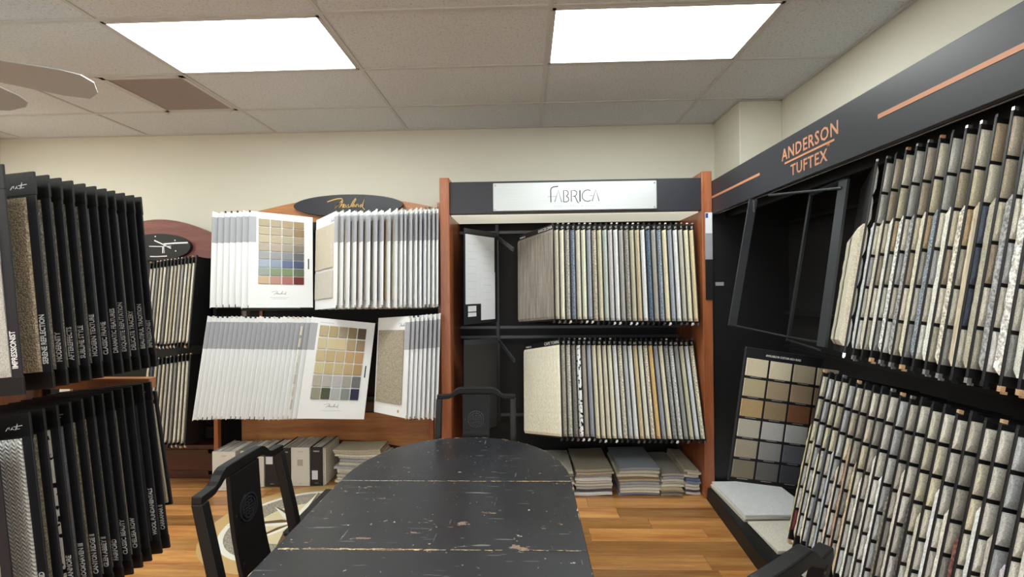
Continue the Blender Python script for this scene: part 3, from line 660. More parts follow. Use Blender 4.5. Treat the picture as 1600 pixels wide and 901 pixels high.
for i, (pt, pb, a) in enumerate(MLR):
    if i == 0:
        t, h = white_board(pt, pb, a, 1, 'B8AE9A', 'cut', 'open white board with one large beige swatch, lower tier below oval sign', g, sw=False)
        link('carpet_swatch', MB().cbox((0.055, 0.0045, -0.66), (0.40, 0.016, -0.10), 0.003).mesh(), C('A99C84', 'loop'), t)
        link('logo', logo_small, M['ink'], t, frame((0.09, 0.0047, -0.065), (-1, 0, 0), (0, 0, 1)), shared=True)
        link('round_sticker', MB().prism([(0.012 * math.cos(k * math.pi / 8), 0.012 * math.sin(k * math.pi / 8)) for k in range(16)], lambda p: Vector((0.10 + p[0], 0.0045, -0.71 + p[1])), lambda p: Vector((0.10 + p[0], 0.0052, -0.71 + p[1]))).mesh(), M['gold'], t)
    else:
        white_board(pt, pb, a, 1, ['A8AAAC', 'B0B2B2', 'A8A8AA', 'B4B0A8', '6E7076', 'B0B0B2', 'A8A8AA'][i - 1], 'cut', '%s white board right of the large beige swatch board, lower tier' % ORD[i], g)

# =================================================================== MAHOGANY DISPLAY in the left rear corner
mah = root('mahogany_display_rack', 'dark mahogany display with arched top and black oval emblem, left rear', 'display rack', (-3.27, 3.85, 0))
xl, xr = -3.90, -2.66
arch = [(xl, 0.3), (xr, 0.3)] + [(xr + (xl - xr) * k / 24, 2.06 + 0.19 * math.sin(math.pi * k / 24) ) for k in range(25)]
wpart('arched_back_panel', MB().prism(arch, lambda p: Vector((p[0], 3.90, p[1])), lambda p: Vector((p[0], 3.93, p[1]))), M['mahog'], mah)
wpart('inner_panel', MB().box((-3.86, 3.885, 0.3), (-2.67, 3.899, 1.90)), M['void'], mah)
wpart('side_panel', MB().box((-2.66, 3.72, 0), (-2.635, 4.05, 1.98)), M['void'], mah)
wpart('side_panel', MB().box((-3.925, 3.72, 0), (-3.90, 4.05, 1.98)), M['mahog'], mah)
wpart('base_cabinet', MB().cbox((-3.90, 3.75, 0), (-2.66, 4.05, 0.29), 0.004), M['darkmahog'], mah)
for xa, xb in ((-3.86, -3.30), (-3.24, -2.70)):
    fr = MB()
    for a, b in (((xa, .04), (xb, .07)), ((xa, .22), (xb, .25)), ((xa, .04), (xa + .03, .25)), ((xb - .03, .04), (xb, .25))): fr.box((a[0], 3.738, a[1]), (b[0], 3.752, b[1]))
    wpart('base_moulding', fr, M['darkmahog'], mah)
for zb in (1.80, 1.20, 1.0, 0.40): wpart('cross_rail', MB().box((-3.86, 3.86, zb - .01), (-2.67, 3.88, zb + .01)), M['rail'], mah)
EC = (-3.265, 2.00)
sg = wpart('oval_emblem', MB().prism([(0.30 * math.cos(k * math.pi / 20), 0.118 * math.sin(k * math.pi / 20)) for k in range(40)], lambda p: Vector((EC[0] + p[0], 3.899, EC[1] + p[1])), lambda p: Vector((EC[0] + p[0], 3.865, EC[1] + p[1]))), M['black'], mah, 'black oval emblem with white strokes')
s_ = 3.86 / 700 / 15.02
em = [[(460, 470), (760, 452), (1060, 445)], [(230, 380), (450, 480), (640, 575)], [(460, 520), (640, 525)], [(440, 525), (435, 690)], [(460, 500), (475, 690)], [(100, 520), (250, 525), (440, 530)], [(120, 765), (270, 770), (540, 760)]]
em += [[(x_ - 14, y_), (x_ + 14, y_)] for x_, y_ in ((255, 285), (740, 385), (755, 640), (-140, 385), (-140, 640))]
link('lettering', strokes(zz(em, 300, 540, s_), [.013, .011, .006, .009, .005, .007, .008] + [.010] * 5), M['letter'], sg, frame(ROOTS[mah.name].inverted() @ Vector((EC[0], 3.8645, EC[1])), (1, 0, 0), (0, 0, 1)))
def rear_board(pt, pb, a, hexc, kd, label, group, wd=0.215):
    bm_, L = board_matrix(pt, pb, a); h = round(L, 2)
    t = root('sample_board', label, 'sample board', bm_, group)
    link('backing_panel', panel_mesh(wd, h, 0.012), M['black'], t, shared=True)
    if hexc: link('carpet_swatch', pile_mesh(0.001, wd - 0.004, -h + 0.02, -0.05, -0.006, -0.019, 0.001, random.randint(0, 3)), C(hexc, kd), t, shared=True)
    link('corner_clip', clip_mesh(h), random.choice([M['chrome'], M['rail'], C('B89060')]), t, kind='stuff', shared=True)
cr = ['BDB7A6', 'C8C2B0', '8F8A80', 'C6BC9E', 'D0CAB8', '7E7A74', 'CEC7B0', 'B8A888', 'C6BEA8', '9C988E', 'D2CCBC', 'BEB294', 'CFC8B4', 'ACA698', 'C8BEA4']
cn = ['stone', 'pale beige', 'grey', 'straw', 'ivory', 'dark taupe', 'cream', 'tan', 'light beige', 'mid grey', 'off-white', 'sand', 'cream white', 'greige', 'warm beige']
for i, (pt, pb, a) in enumerate(series((-3.137, 3.64, 1.845), (-3.161, 3.58, 1.15), (-2.683, 3.56, 1.89), (-2.708, 3.50, 1.176), 0, 2, 14, 0.003)):
    last = i == 13
    rear_board(pt, pb, a, None if last else cr[i], 'cut', 'plain black end board at the right of mahogany display, upper tier' if last else 'narrow board with %s carpet edge, upper tier of mahogany display, %s from left' % (cn[i], ORD[i + 1]), 'upper boards on the mahogany display')
for i, (pt, pb, a) in enumerate(series((-3.137, 3.60, 1.036), (-3.15, 3.52, 0.356), (-2.742, 3.56, 1.093), (-2.735, 3.48, 0.376), 0, 2, 12, 0.003)):
    last = i == 11
    rear_board(pt, pb, a, None if last else ('3A4A6A' if i == 1 else cr[(i * 2 + 3) % 15]), 'cut', 'plain black end board at the right of mahogany display, lower tier' if last else 'narrow board with %s carpet edge, lower tier of mahogany display, %s from left' % ('dark blue' if i == 1 else cn[(i * 2 + 3) % 15], ORD[i + 1]), 'lower boards on the mahogany display')

# =================================================================== LEFT FRONT DISPLAY with named black boards
lf = root('left_display_rack', 'wooden display frame carrying large black lettered boards at left', 'display rack', (-2.3, 1.5, 0))
wpart('back_panel', MB().box((-2.36, 0.55, 0), (-2.33, 2.15, 1.85)), M['cherry'], lf)
wpart('base', MB().cbox((-2.33, 0.55, 0), (-1.75, 2.12, 0.12), 0.004), M['cherryx'], lf)
for z0 in (1.15,):
    wpart('cross_beam', MB().cbox((-2.33, 2.03, z0), (-1.76, 2.07, z0 + 0.05), 0.003), M['cherryx'], lf)
for zb in (1.90, 1.24, 1.09, 0.40): wpart('hinge_rail', MB().box((-2.33, 0.6, zb - .012), (-2.27, 2.10, zb + .012)), M['rail'], lf)
wpart('upright', MB().box((-2.33, 2.08, 0.12), (-2.29, 2.12, 1.85)), M['rail'], lf)
scr = [[(0, 0), (8, 10), (14, 12), (12, 4)], [(18, 2), (26, 12), (22, 6), (30, 2)], [(34, 0), (44, 22), (40, 2), (50, 4)], [(30, 12), (60, 14)]]
scribble = strokes([[(x_ * .001, y_ * .001) for x_, y_ in l] for l in scr], 0.0022)
def named_board(yy, zt, L, tilt, name, hexc, kd, label, group, xo=-1.69, wd=0.44, mark=False):
    tl = math.radians(tilt); pt = (xo, yy, zt); pb = (xo + L * math.sin(tl), yy, zt - L * math.cos(tl))
    bm_, L = board_matrix(pt, pb, (-1, 0)); h = round(L, 2)
    t = root('sample_board', label, 'sample board', bm_, group)
    link('backing_panel', panel_mesh(wd, h, 0.006), M['blackm'], t, shared=True)
    link('top_cap', cached(('tc', h), lambda: MB().cbox((-0.002, -.0038, -.078), (wd, .0045, 0.002), 0.001).box((0.010, .0044, -.02), (0.014, .0055, -.016)).box((0.010, .0044, -.062), (0.014, .0055, -.058)).mesh()), M['black'], t, shared=True)
    link('bottom_cap', cached(('bc', h), lambda: MB().cbox((-0.002, -.0038, -h), (wd, .0045, -h + .058), 0.001).box((0.010, .0044, -h + .02), (0.014, .0055, -h + .024)).mesh()), M['black'], t, shared=True)
    link('carpet_swatch', pile_mesh(0.0335, wd - 0.03, -h + 0.06, -0.085, 0.003, 0.010, 0.0010, 1), C(hexc, kd), t, shared=True)
    if name: link('lettering', text_mesh(name, 0.0275, 0.70, 'LEFT', 0.95, 0.0004), M['letter'], t, frame((0.0095, 0.0036, -h + 0.085), (0, 0, 1), (1, 0, 0)))
    if mark: link('logo', scribble, M['letter'], t, frame((0.085, 0.0048, -0.055), (-1, 0, 0), (0, 0, 1)), shared=True)
    return t
UN = [('IMPRESSIONIST', 'AEAAA2', 'cut', 1.405), ('SERENE REFLECTION', 'CDBB9A', 'loop', 1.497), ('MODERNITY', 'B8B0A0', 'loop', 1.543), ('AFTEREFFECTS', 'B4AA90', 'loop', 1.585), ('SUBLIME STYLE', 'A69E86', 'loop', 1.627), ('MODERN TEXTURE', '9A9488', 'loop', 1.674), ('CLASSIC FRAME', '8E8E90', 'cut', 1.718), ('DRAMATIC FEATURES', '2E3038', 'cut', 1.761), ('EXQUISITE REPUTATION', 'B0A890', 'cut', 1.799), ('DELICATE TRACERY', 'B4B0A4', 'cut', 1.844), ('BEAUTIFUL TRADITION', '2C2E36', 'cut', 1.889), ('IMPRESSIONIST', '2C2E36', 'cut', 1.927)]
adj = {1: 'with wide woven tan carpet', 0: 'nearest the camera, pale grey carpet,'}
for i, (nm, hc, kd, yy) in enumerate(UN):
    lb = 'large black lettered board %s, upper left, %s from the left' % (adj.get(i, 'with white vertical lettering'), ORD[i + 1])
    named_board(yy, 2.02, 0.75, 5.0, nm, hc, kd, lb, 'large lettered boards on the upper left tier', xo=-1.70, mark=(i == 1))
LN = [('', 'D2CDB4', 'cut', 1.375), ('CUMBERLAND', 'DCDCCB', 'chevron', 1.475), ('RALEIGH', 'A89E84', 'loop', 1.520), ('HOLLANMORE', 'D0CDC4', 'spot', 1.565), ('BROOKHAVEN III', '7E7E86', 'cut', 1.610), ('CANYON RIDGE II', 'AC9E84', 'loop', 1.655), ('GLEN ABBEY II', 'ACA28C', 'loop', 1.697), ('FAIRFORD', 'A0988A', 'loop', 1.738), ('CLASSIC BEAUTY', '6E6A64', 'loop', 1.780), ('CHELSEA ROW', 'A0988C', 'cut', 1.825), ('', '2E3036', 'cut', 1.870), ('WOOL FUNDAMENTALS', '3A3B3E', 'cut', 1.925), ('CARRAMAR II', '8A857C', 'cut', 1.968)]
for i, (nm, hc, kd, yy) in enumerate(LN):
    lb = 'large black lettered board %s, lower left, %s from the left' % ('with cream chevron carpet' if i == 1 else 'with vertical carpet edge', ORD[i + 1])
    named_board(yy, 1.195, 0.75, 6.2, nm, hc, kd, lb, 'large lettered boards on the lower left tier', xo=-1.70, mark=(i in (1, 4, 12)))
bm_, L = board_matrix((-1.815, 2.13, 1.09), (-1.745, 2.13, 0.58), (-1, 0))
t = root('sample_board', 'beige carpet board peeking out behind the last lower left board', 'sample board', bm_)
link('backing_panel', MB().cbox((-0.008, -.006, -0.53), (0.3, .006, 0.03), 0.003).mesh(), M['blackm'], t)
link('carpet_swatch', MB().cbox((0.002, .006, -0.515), (0.29, .016, -0.03), 0.004).mesh(), C('BDAE90'), t)
link('white_label', MB().box((0.005, .0062, -0.012), (0.06, .0075, 0.012)).mesh(), M['paper'], t)

# =================================================================== RIGHT BLACK DISPLAY
RX = 1.405
rk = root('black_display_rack', 'long black carpet display with copper lettering along the right wall', 'display rack', (1.7, 1.9, 0))
wpart('end_panel', MB().cbox((RX + 0.005, 3.45, 0.0), (2.0, 3.48, 2.40), 0.003), M['black'], rk)
hd = wpart('header', MB().cbox((RX, 0.2, 2.145), (RX + 0.025, 3.46, 2.395), 0.003), M['fascia'], rk, 'charcoal header fascia')
wpart('top_panel', MB().box((RX + 0.025, 0.2, 2.36), (2.0, 3.45, 2.38)), M['black'], rk)
wpart('back_panel', MB().box((1.985, 0.2, 0.08), (2.005, 3.45, 2.36)), M['void'], rk)
wpart('edge_trim', MB().box((RX + 0.026, 0.2, 2.139), (RX + 0.032, 3.44, 2.144)), M['chrome'], rk)
wpart('lower_fascia', MB().box((RX + 0.11, 0.2, 2.115), (RX + 0.13, 3.44, 2.36)), M['black'], rk)
wpart('base_platform', MB().prism([(1.285, 0.6), (1.288, 2.6), (1.340, 3.415), (2.0, 3.415), (2.0, 0.6)], lambda p: Vector((p[0], p[1], 0)), lambda p: Vector((p[0] + (0.01 if p[0] < 1.5 else 0), p[1], 0.085))), M['black'], rk)
for xx, zb in ((1.93, 2.06), (1.93, 1.40), (1.93, 1.15), (1.93, 0.40)):
    wpart('hinge_rail', MB().box((xx - .012, 0.3, zb - .01), (xx + .012, 3.40, zb + .01)), M['rail'], rk)
hinv = ROOTS[rk.name].inverted()
def rl(p): return hinv @ Vector(p)
link('lettering', text_mesh('ANDERSON', 0.088, 0.88, 'CENTER', 1.12, 0.0012), M['copper'], hd, frame(rl((RX - .0005, 2.272, 2.280)), (0, -1, 0), (0, 0, 1)))
link('lettering', text_mesh('TUFTEX', 0.082, 0.90, 'CENTER', 1.12, 0.0012), M['copper'], hd, frame(rl((RX - .0005, 2.272, 2.180)), (0, -1, 0), (0, 0, 1)))
link('lettering', text_mesh('™', 0.028), M['copper'], hd, frame(rl((RX - .0005, 2.135, 2.235)), (0, -1, 0), (0, 0, 1)))
wpart('copper_stripe', MB().box((RX - .0015, 2.078, 2.255), (RX + .0005, 2.468, 2.265)), M['copper'], rk, sub=hd)
wpart('copper_stripe', MB().box((RX - .0015, 1.00, 2.258), (RX + .0005, 1.826, 2.276)), M['copper'], rk, sub=hd)
wpart('copper_stripe', MB().box((RX - .0015, 2.728, 2.262), (RX + .0005, 3.44, 2.278)), M['copper'], rk, sub=hd)
t = wpart('small_tag', MB().box((1.435, 3.444, 1.605), (1.497, 3.449, 1.632)), M['greyprint'], rk, 'small grey hanging tag')
# empty swing-out frame
t = root('empty_board_frame', 'empty black steel swing frame left of the shaggy upper boards', 'frame', (1.4, 2.4, 1.4))
wpart('upright_bar', MB().tube([(1.36, 2.72, 2.117), (1.228, 2.72, 1.363)], .01, 4, (0.012, 0.045)), M['rail2'], t)
wpart('upright_bar', MB().tube([(1.462, 2.1, 2.08), (1.353, 2.1, 1.318)], .01, 4, (0.058, 0.012)), M['rail2'], t)
wpart('upright_bar', MB().tube([(1.475, 2.36, 2.07), (1.348, 2.36, 1.313)], .01, 4, (0.016, 0.012)), M['rail'], t)
wpart('top_rod', MB().tube([(1.40, 2.62, 2.12), (1.45, 2.10, 2.045)], .007, 8), M['rail2'], t)
wpart('bottom_rod', MB().tube([(1.228, 2.72, 1.368), (1.348, 2.36, 1.335), (1.36, 2.1, 1.335)], .006, 8), M['rail'], t)
wpart('bottom_rod', MB().tube([(1.348, 2.36, 1.32), (1.353, 2.1, 1.30)], .005, 8), M['rail'], t)
wpart('hinge', MB().box((1.355, 2.712, 2.04), (1.365, 2.73, 2.11)), M['chrome'], t)
wpart('swing_arm', MB().tube([(1.475, 2.36, 2.07), (1.475, 2.10, 2.085)], .012, 6), M['rail'], t)
# shaggy boards
def shag_board(pt, pb, a, big, kd, z0f, chips, label, group, nch, chh, gap, th=0.017, wd=0.42, chx=0.065, ztop=-0.02, cth=0.008):
    bm_, L = board_matrix(pt, pb, a); h = round(L, 2)
    t = root('sample_board', label, 'sample board', bm_, group)
    link('backing_panel', panel_mesh(wd, h, 0.008), M['black'], t, shared=True)
    if big: link('carpet_swatch', pile_mesh(0.002, 0.36, -h + 0.03, -z0f, 0.004, 0.004 + th, 0.0045 if kd == 'shag' else 0.0022, random.randint(0, 5)), C(big, 'fleck' if kd == 'shag' else kd), t, shared=True)
    for k in range(nch):
        zt_ = ztop - k * (chh + gap)
        if zt_ - chh < -h + 0.01: break
        link('swatch_chip', pile_mesh(0.003, chx, -chh, 0.0, -0.004, -0.004 - cth, 0.0016, (k + int(pt[1] * 100)) % 5), C(chips[k % len(chips)]), t, Matrix.Translation((0, 0, zt_)), shared=True)
    link('corner_clip', clip_mesh(h), random.choice([M['rail'], M['rail'], M['chrome'], C('B89060')]), t, kind='stuff', shared=True)
    return t
RU = [('C6BEA6', 'cut', 'beige wide-faced'), ('B4BAC0', 'cut', 'pale blue-grey'), ('C0B8A4', 'cut', 'oatmeal'), ('C8C8BE', 'cut', 'off-white'), ('BDBDB8', 'fleck', 'grey-flecked white'), ('8E8E8E', 'fleck', 'mottled grey'), ('CCC4AC', 'cut', 'cream'), ('7F97A8', 'loop', 'sky blue'), ('D2D0C4', 'cut', 'ivory'), ('BFB7A6', 'fleck', 'pebble beige'), ('C8B89A', 'stripe', 'ribbed sand'), ('A8A28C', 'cut', 'olive beige'), ('8E8E90', 'fleck', 'dark grey mottled'), ('C4C2BC', 'shag', 'braided grey-white shag'), ('C6C6BA', 'cut', 'plain ivory'), ('B4B2AC', 'fleck', 'light grey'), ('C6BEAA', 'cut', 'warm cream')]
chset = [['B0AFA8', 'A0A09A', 'BDB8A8', '8E9294', 'A7A294', 'B8B8B4'], ['A89C88', '9C9078', 'B0A890', '8A7C68', 'C0B8A8', '94907E'], ['C2BCA6', 'B8AE8E', 'A08862', '8E8A7C', 'A8A69A', '7C7C7A'], ['9E8A6A', 'B8B09C', '3E4C68', '36435C', '2E3A54', 'AAA698']]
n_u = 17; dy = (1.909 - 1.34) / 12
for i in range(n_u):
    hc, kd, nm = RU[i]; yy = 1.885 - dy * i; hh = 0.17 + (0.05 if i % 3 == 0 else 0)
    aa = 30 if i == 0 else 91 + random.uniform(-1, 1)
    xo = 1.445 - 0.0010 * i
    pt = (xo, yy, 2.108 + random.uniform(-.004, .004)); pb = (xo - 0.140, yy, pt[2] - 0.786)
    lb = ('farthest upper board on the black rack, its beige carpet face showing' if i == 0 else 'upper board with %s carpet edge, %s from the empty frame on black rack' % (nm, ORD[i + 1]))
    cs = chset[[0, 0, 1, 2, 0, 1, 2, 0, 1, 2, 3, 1, 0, 2, 1, 0, 2][i]]
    shag_board(pt, pb, az(aa), hc, kd, 0.26 - (0.16 if kd == 'shag' else 0), cs, lb, 'upper boards on the right black rack', 6, 0.115, 0.012, th=0.0215 if kd != 'shag' else 0.025)
RL = [('B4A878', 'cut', 'straw'), ('B9B090', 'cut', 'straw-beige'), ('D2CCB0', 'cut', 'cream'), ('4A5468', 'cut', 'navy blue'), ('9CACB8', 'cut', 'ice blue'), ('C4B6A0', 'cut', 'beige'), ('A8866A', 'cut', 'terracotta tan'), ('BFA984', 'cut', 'golden sand'), ('D2D0C4', 'cut', 'ivory'), ('C8C6BC', 'cut', 'off-white'), ('D6D4CC', 'cut', 'bright white'), ('6E6A5C', 'fleck', 'olive brown'), ('C4BEB0', 'cut', 'oatmeal'), ('4A4744', 'fleck', 'dark brown'), ('C2BCA8', 'cut', 'stone'), ('DADAD6', 'cut', 'snow white'), ('CFCABC', 'cut', 'chalk'), ('6E4038', 'fleck', 'rust red'), ('DAD8D0', 'cut', 'pale ivory'), ('B4ACA0', 'cut', 'mushroom'), ('B8AEB8', 'cut', 'lilac grey'), ('CCC8BE', 'cut', 'linen'), ('B0AAA0', 'cut', 'taupe'), ('D0CCC0', 'cut', 'light cream')]
chl = [['C0BCA8', 'B0A890', 'C2BA9E', 'AEA694', '9C9C9A', 'B0AEA6', 'A8A49A'], ['A8ACAE', '9CA0A2', 'B2B2AE', '8E9294', 'A2A4A4', '989C9E', 'AAAAA6'], ['C8C4B4', 'C0B8A0', 'C6BC9A', 'B8B2A0', 'B0ACA0', 'A6A6A2', 'B0B4B8'], ['B2AC9C', '8E8A80', '9A9488', 'A29C8E', '767470', '908C84', '8A8A86'], ['C4C0B2', 'BAB6AA', 'B8B4A8', 'C2BEB4', 'A8A49A', 'B6B4AE', '9E9C98']]
n_l = 24
for i in range(n_l):
    hc, kd, nm = RL[i]; yy = 2.03 - 0.0425 * i
    xo = 1.312 - 0.0012 * i
    pt = (xo, yy, 1.217 + random.uniform(-.006, .004)); pb = (xo - 0.160, yy, pt[2] - 0.742)
    lb = 'lower board with %s carpet edge, %s from the swatch-chart board on black rack' % (nm, ORD[i + 1] if i else 'first')
    cs = chl[[0, 1, 2, 0, 1, 0, 3, 2, 3, 4, 1, 3, 4, 0, 2, 4, 3, 2, 4, 1, 4, 3, 2, 0][i]]
    if i == 0: cs = cs[:6] + ['6A2024']
    shag_board(pt, pb, az(91 + random.uniform(-1, 1)), hc, kd, 0.24 + 0.05 * (i % 3), cs, lb, 'lower boards on the right black rack', 7, 0.088, 0.013, th=0.0155, chx=0.075, cth=0.009)
# swatch-chart board facing the camera
bm_, L = board_matrix((1.172, 2.44, 1.275), (1.062, 2.42, 0.580), az(84))
t = root('swatch_chart_board', 'black board with rows of cream to navy carpet swatches, facing the room', 'sample board', bm_)
link('backing_panel', MB().cbox((0, -.007, -0.715), (0.44, .007, 0), 0.002).mesh(), M['blackm'], t)
gridc = [['C9C0A0', 'CEC2A4', 'B4A68A', 'BDB094'], ['ACA078', '9A8868', '9A8468', '8C7858'], ['A88C58', '8A7654', '784A28', '6A4426'], ['A6A294', 'A2A4A6', '9CA6B0', '8E98A4'], ['928A78', '7C7E82', '4C586E', '424C60'], ['706A58', '55585C', '333E52', '2C3648']]
page(t, 0.72, gridc, 0.012, -0.056, 0.122, 0.094, 0.012, 0.0145, kd='grid', th=0.007)
link('lettering', text_mesh('AVAILABLE IN CUSTOM AREA RUGS', 0.0155, 0.80, 'LEFT', 1.0, 0.0003), M['letter'], t, frame((0.115, -0.0075, -0.036), (1, 0, 0), (0, 0, 1)))
for r in range(6):
    for c in range(3): link('swatch_caption', cached('cap', lambda: MB().box((0, 0, 0), (0.06, .0006, .0025)).mesh()), M['faint'], t, Matrix.Translation((0.045 + c * 0.134, -0.0078, -0.056 - 0.094 - 0.006 - r * 0.1085)), shared=True)

# ------------------------------------------------------------------ loose carpet samples
def slab_mesh(wx, wy, th, seed, sag=0.004):
    rnd = random.Random(seed); nx, ny = 8, 6; mb = MB(); top = []; bot = []
    r0 = random.Random(seed // 31); ph = r0.uniform(0, 6); am = r0.uniform(0.5, 1) * sag
    for j in range(ny + 1):
        for i in range(nx + 1):
            u = i / nx - .5; v = j / ny - .5; e = 0.8 if i in (0, nx) or j in (0, ny) else 1
            z = am * math.sin(ph + u * 5) * (1 if j < 3 else .5)
            top.append((u * wx * (1 - .004 * (e < 1)), v * wy, th * e + z)); bot.append((u * wx, v * wy, z))
    n = len(top); fs = []
    for j in range(ny):
        for i in range(nx):
            a = j * (nx + 1) + i; q = (a, a + 1, a + nx + 2, a + nx + 1); fs.append(q); fs.append(tuple(n + k for k in q[::-1]))
    ring = [i for i in range(nx + 1)] + [(j + 1) * (nx + 1) - 1 for j in range(1, ny + 1)] + [ny * (nx + 1) + i for i in range(nx - 1, -1, -1)] + [j * (nx + 1) for j in range(ny - 1, 0, -1)]
    for k in range(len(ring)): a, b = ring[k], ring[(k + 1) % len(ring)]; fs.append((a, n + a, n + b, b))
    return mb.add(top + bot, fs).mesh()
cnm = {'B7B2A2': 'greige', 'A79E84': 'khaki', '8C98A8': 'grey-blue', 'A29C8E': 'taupe', 'B4AB8E': 'olive beige', 'C8C0A8': 'cream', 'B4A58C': 'tan', '9C9488': 'grey-brown', 'CFC9BA': 'ivory', '8A7A66': 'brown', '5C82B4': 'bright blue', '3E689E': 'royal blue', 'BDB6A6': 'beige', '6A7FA8': 'cornflower blue', 'C2C0BC': 'pale grey', 'D4D2CC': 'white', 'B8A678': 'golden beige', '5A4A54': 'plum brown', 'D8DADA': 'cool white', 'CDC6B4': 'cream-beige', 'A6AAA8': 'silver grey', '9A9CA6': 'lavender grey'}
usedl = {}
def stack(cx, cy, wx, wy, cols, seed, place, th=0.0205, z0=0.0, rot=0.0, group=None, jit=0.012, sag=0.004):
    rnd = random.Random(seed); z = z0 + 0.001; n = len(cols)
    for k, hc in enumerate(cols):
        tt = th * rnd.uniform(0.85, 1.1)
        me = slab_mesh(wx * rnd.uniform(0.95, 1.02), wy, tt, seed * 31 + k, sag)
        o = link('carpet_sample', me, C(hc, 'cut'))
        sg_ = max(0.0, -min(v.co.z for v in me.vertices))
        o.location = (cx + rnd.uniform(-jit, jit), cy + rnd.uniform(-jit, jit), z + (sg_ if k == 0 else 0)); o.rotation_euler = (0, 0, rot + rnd.uniform(-.03, .03))
        pos = 'bottom' if k == 0 else ('topmost' if k == n - 1 else ORD[k + 1] + ' from bottom')
        tag(o, '%s carpet sample, %s of the %s' % (cnm.get(hc, 'beige'), pos, place), 'carpet sample', group or 'carpet samples in the ' + place)
        z += tt + 0.0012 + (sg_ if k == 0 else 0)
F1 = 'floor stacks'
stack(0.16, 3.69, 0.38, 0.46, ['CFC9BA', 'BDB6A6', 'C8C0A8', '9C9488', 'CDC6B4', 'BDB6A6', 'B4A58C', '8A7A66', 'B7B2A2'], 1, 'stack nearest the table end under silver-sign rack')
stack(0.505, 3.70, 0.285, 0.46, ['D4D2CC', '5A4A54', 'A6AAA8', 'C8C0A8', 'C2C0BC', 'D4D2CC', '9C9488', 'B4A58C', 'A79E84'], 2, 'second stack from table under silver-sign rack')
stack(0.85, 3.70, 0.315, 0.46, ['6A7FA8', 'C8C0A8', 'CDC6B4', 'A6AAA8', '9A9CA6', 'B8A678', '8A7A66', 'C8C0A8', 'BDB6A6', '8C98A8'], 3, 'middle stack under silver-sign rack')
stack(1.105, 3.70, 0.17, 0.46, ['8A7A66', '9C9488', 'B8A678', 'CFC9BA', 'BDB6A6', 'C2C0BC', '9A9CA6', 'A29C8E'], 4, 'narrow fourth stack under silver-sign rack')
stack(1.255, 3.70, 0.110, 0.46, ['D4D2CC', '5A4A54', 'C2C0BC', 'CFC9BA', '5C82B4', '3E689E', 'CDC6B4', 'CFC9BA', 'B4AB8E'], 5, 'rightmost stack under silver-sign rack')
stack(-1.40, 3.78, 0.40, 0.22, ['CFC9BA', 'C8C0A8', 'BDB6A6', 'CDC6B4', 'CFC9BA', 'A6AAA8', 'C8C0A8', '9A9CA6', 'BDB6A6', 'CFC9BA', 'C8C0A8', 'B4AB8E'], 6, 'pile beside the sample binders', sag=0.005, jit=0.025, th=0.022)
stack(1.62, 3.17, 0.47, 0.50, ['BDB6A6', 'CFC9BA', 'D8DADA'], 8, 'pile on the black base near the corner', th=0.016, z0=0.086, rot=0.04, sag=0.001, jit=0.004)
stack(1.63, 2.725, 0.47, 0.32, ['C8C0A8', 'CDC6B4'], 9, 'flat pair in the middle of the black base', th=0.014, z0=0.086, rot=0.03, sag=0.001, jit=0.004)
stack(1.65, 2.42, 0.47, 0.24, ['CFC9BA', 'CDC6B4'], 10, 'flat pair nearest the right-hand chair', th=0.012, z0=0.086, rot=0.03, sag=0.001, jit=0.004)

# ------------------------------------------------------------------ sample binders on the floor
def binder(x0, x1, yf, h, cover, spine_label, label, dep=0.285, lx=None, lab_mat=None, text=None, dark=False):
    t = root('sample_binder', label, 'binder', ((x0 + x1) / 2, yf, 0.003), 'sample binders standing under the arched display')
    wpart('spine', MB().cbox((x0, yf, .003), (x1, yf + .006, h), .001), M[cover], t)
    wpart('cover', MB().box((x0, yf + .005, .003), (x0 + .004, yf + dep, h)), M[cover], t)
    wpart('cover', MB().box((x1 - .004, yf + .005, .003), (x1, yf + dep, h)), M['linen'] if not dark and cover == 'binder_w' else M[cover], t)
    n = max(2, int((x1 - x0) / 0.022))
    for k in range(n):
        xa = x0 + .006 + (x1 - x0 - .012) * k / n; xb = xa + (x1 - x0 - .012) / n - .003
        wpart('sample_leaf', MB().box((xa, yf + .008, .008), (xb, yf + dep - .004, h - 0.006 - 0.006 * random.random())), C(random.choice(['D4D2CC', 'CDC6B4', 'C2C0BC', 'A6AAA8', 'BDB6A6', '9C9488', 'D4D2CC'])), t)
    if spine_label:
        a, b, c, d = spine_label; wpart('spine_label', MB().box((x0 + (x1 - x0) * a, yf - .001, h * c), (x0 + (x1 - x0) * b, yf + .001, h * d)), M[lab_mat], t)
    cxm = (x0 + x1) / 2
    if text: link('lettering', text_mesh(text, 0.016, 0.8, 'CENTER'), M['letter'] if cover == 'binder_b' else M['faint'], t, frame(ROOTS[t.name].inverted() @ Vector((cxm, yf - .0003, h * 0.88)), (1, 0, 0), (0, 0, 1)))
    link('lettering', text_mesh('FABRICA' if cover == 'binder_b' else 'Masland', 0.009, 0.9, 'CENTER'), M['faint'], t, frame(ROOTS[t.name].inverted() @ Vector((cxm, yf - .0003, h * 0.07)), (1, 0, 0), (0, 0, 1)))
    return t
M['linenlab'] = plain('beige_label', hx('B4AC9C'), 0.7)
binder(-2.535, -2.345, 3.515, 0.315, 'binder_w', None, 'wide white sample binder farthest left under the arched display', text='Masland')
binder(-2.335, -2.215, 3.56, 0.305, 'binder_w', None, 'white binder mostly hidden behind the left chair back')
binder(-2.21, -2.155, 3.585, 0.300, 'binder_w', None, 'narrow white binder seen between chair splat and stile')
binder(-2.15, -2.035, 3.595, 0.298, 'binder_b', (0.05, 0.55, 0.62, 0.90), 'black binder with white square label high on its spine', lab_mat='paper')
binder(-2.03, -1.945, 3.60, 0.315, 'binder_b', None, 'plain black binder left of the white binder with beige square', text='FABRICA')
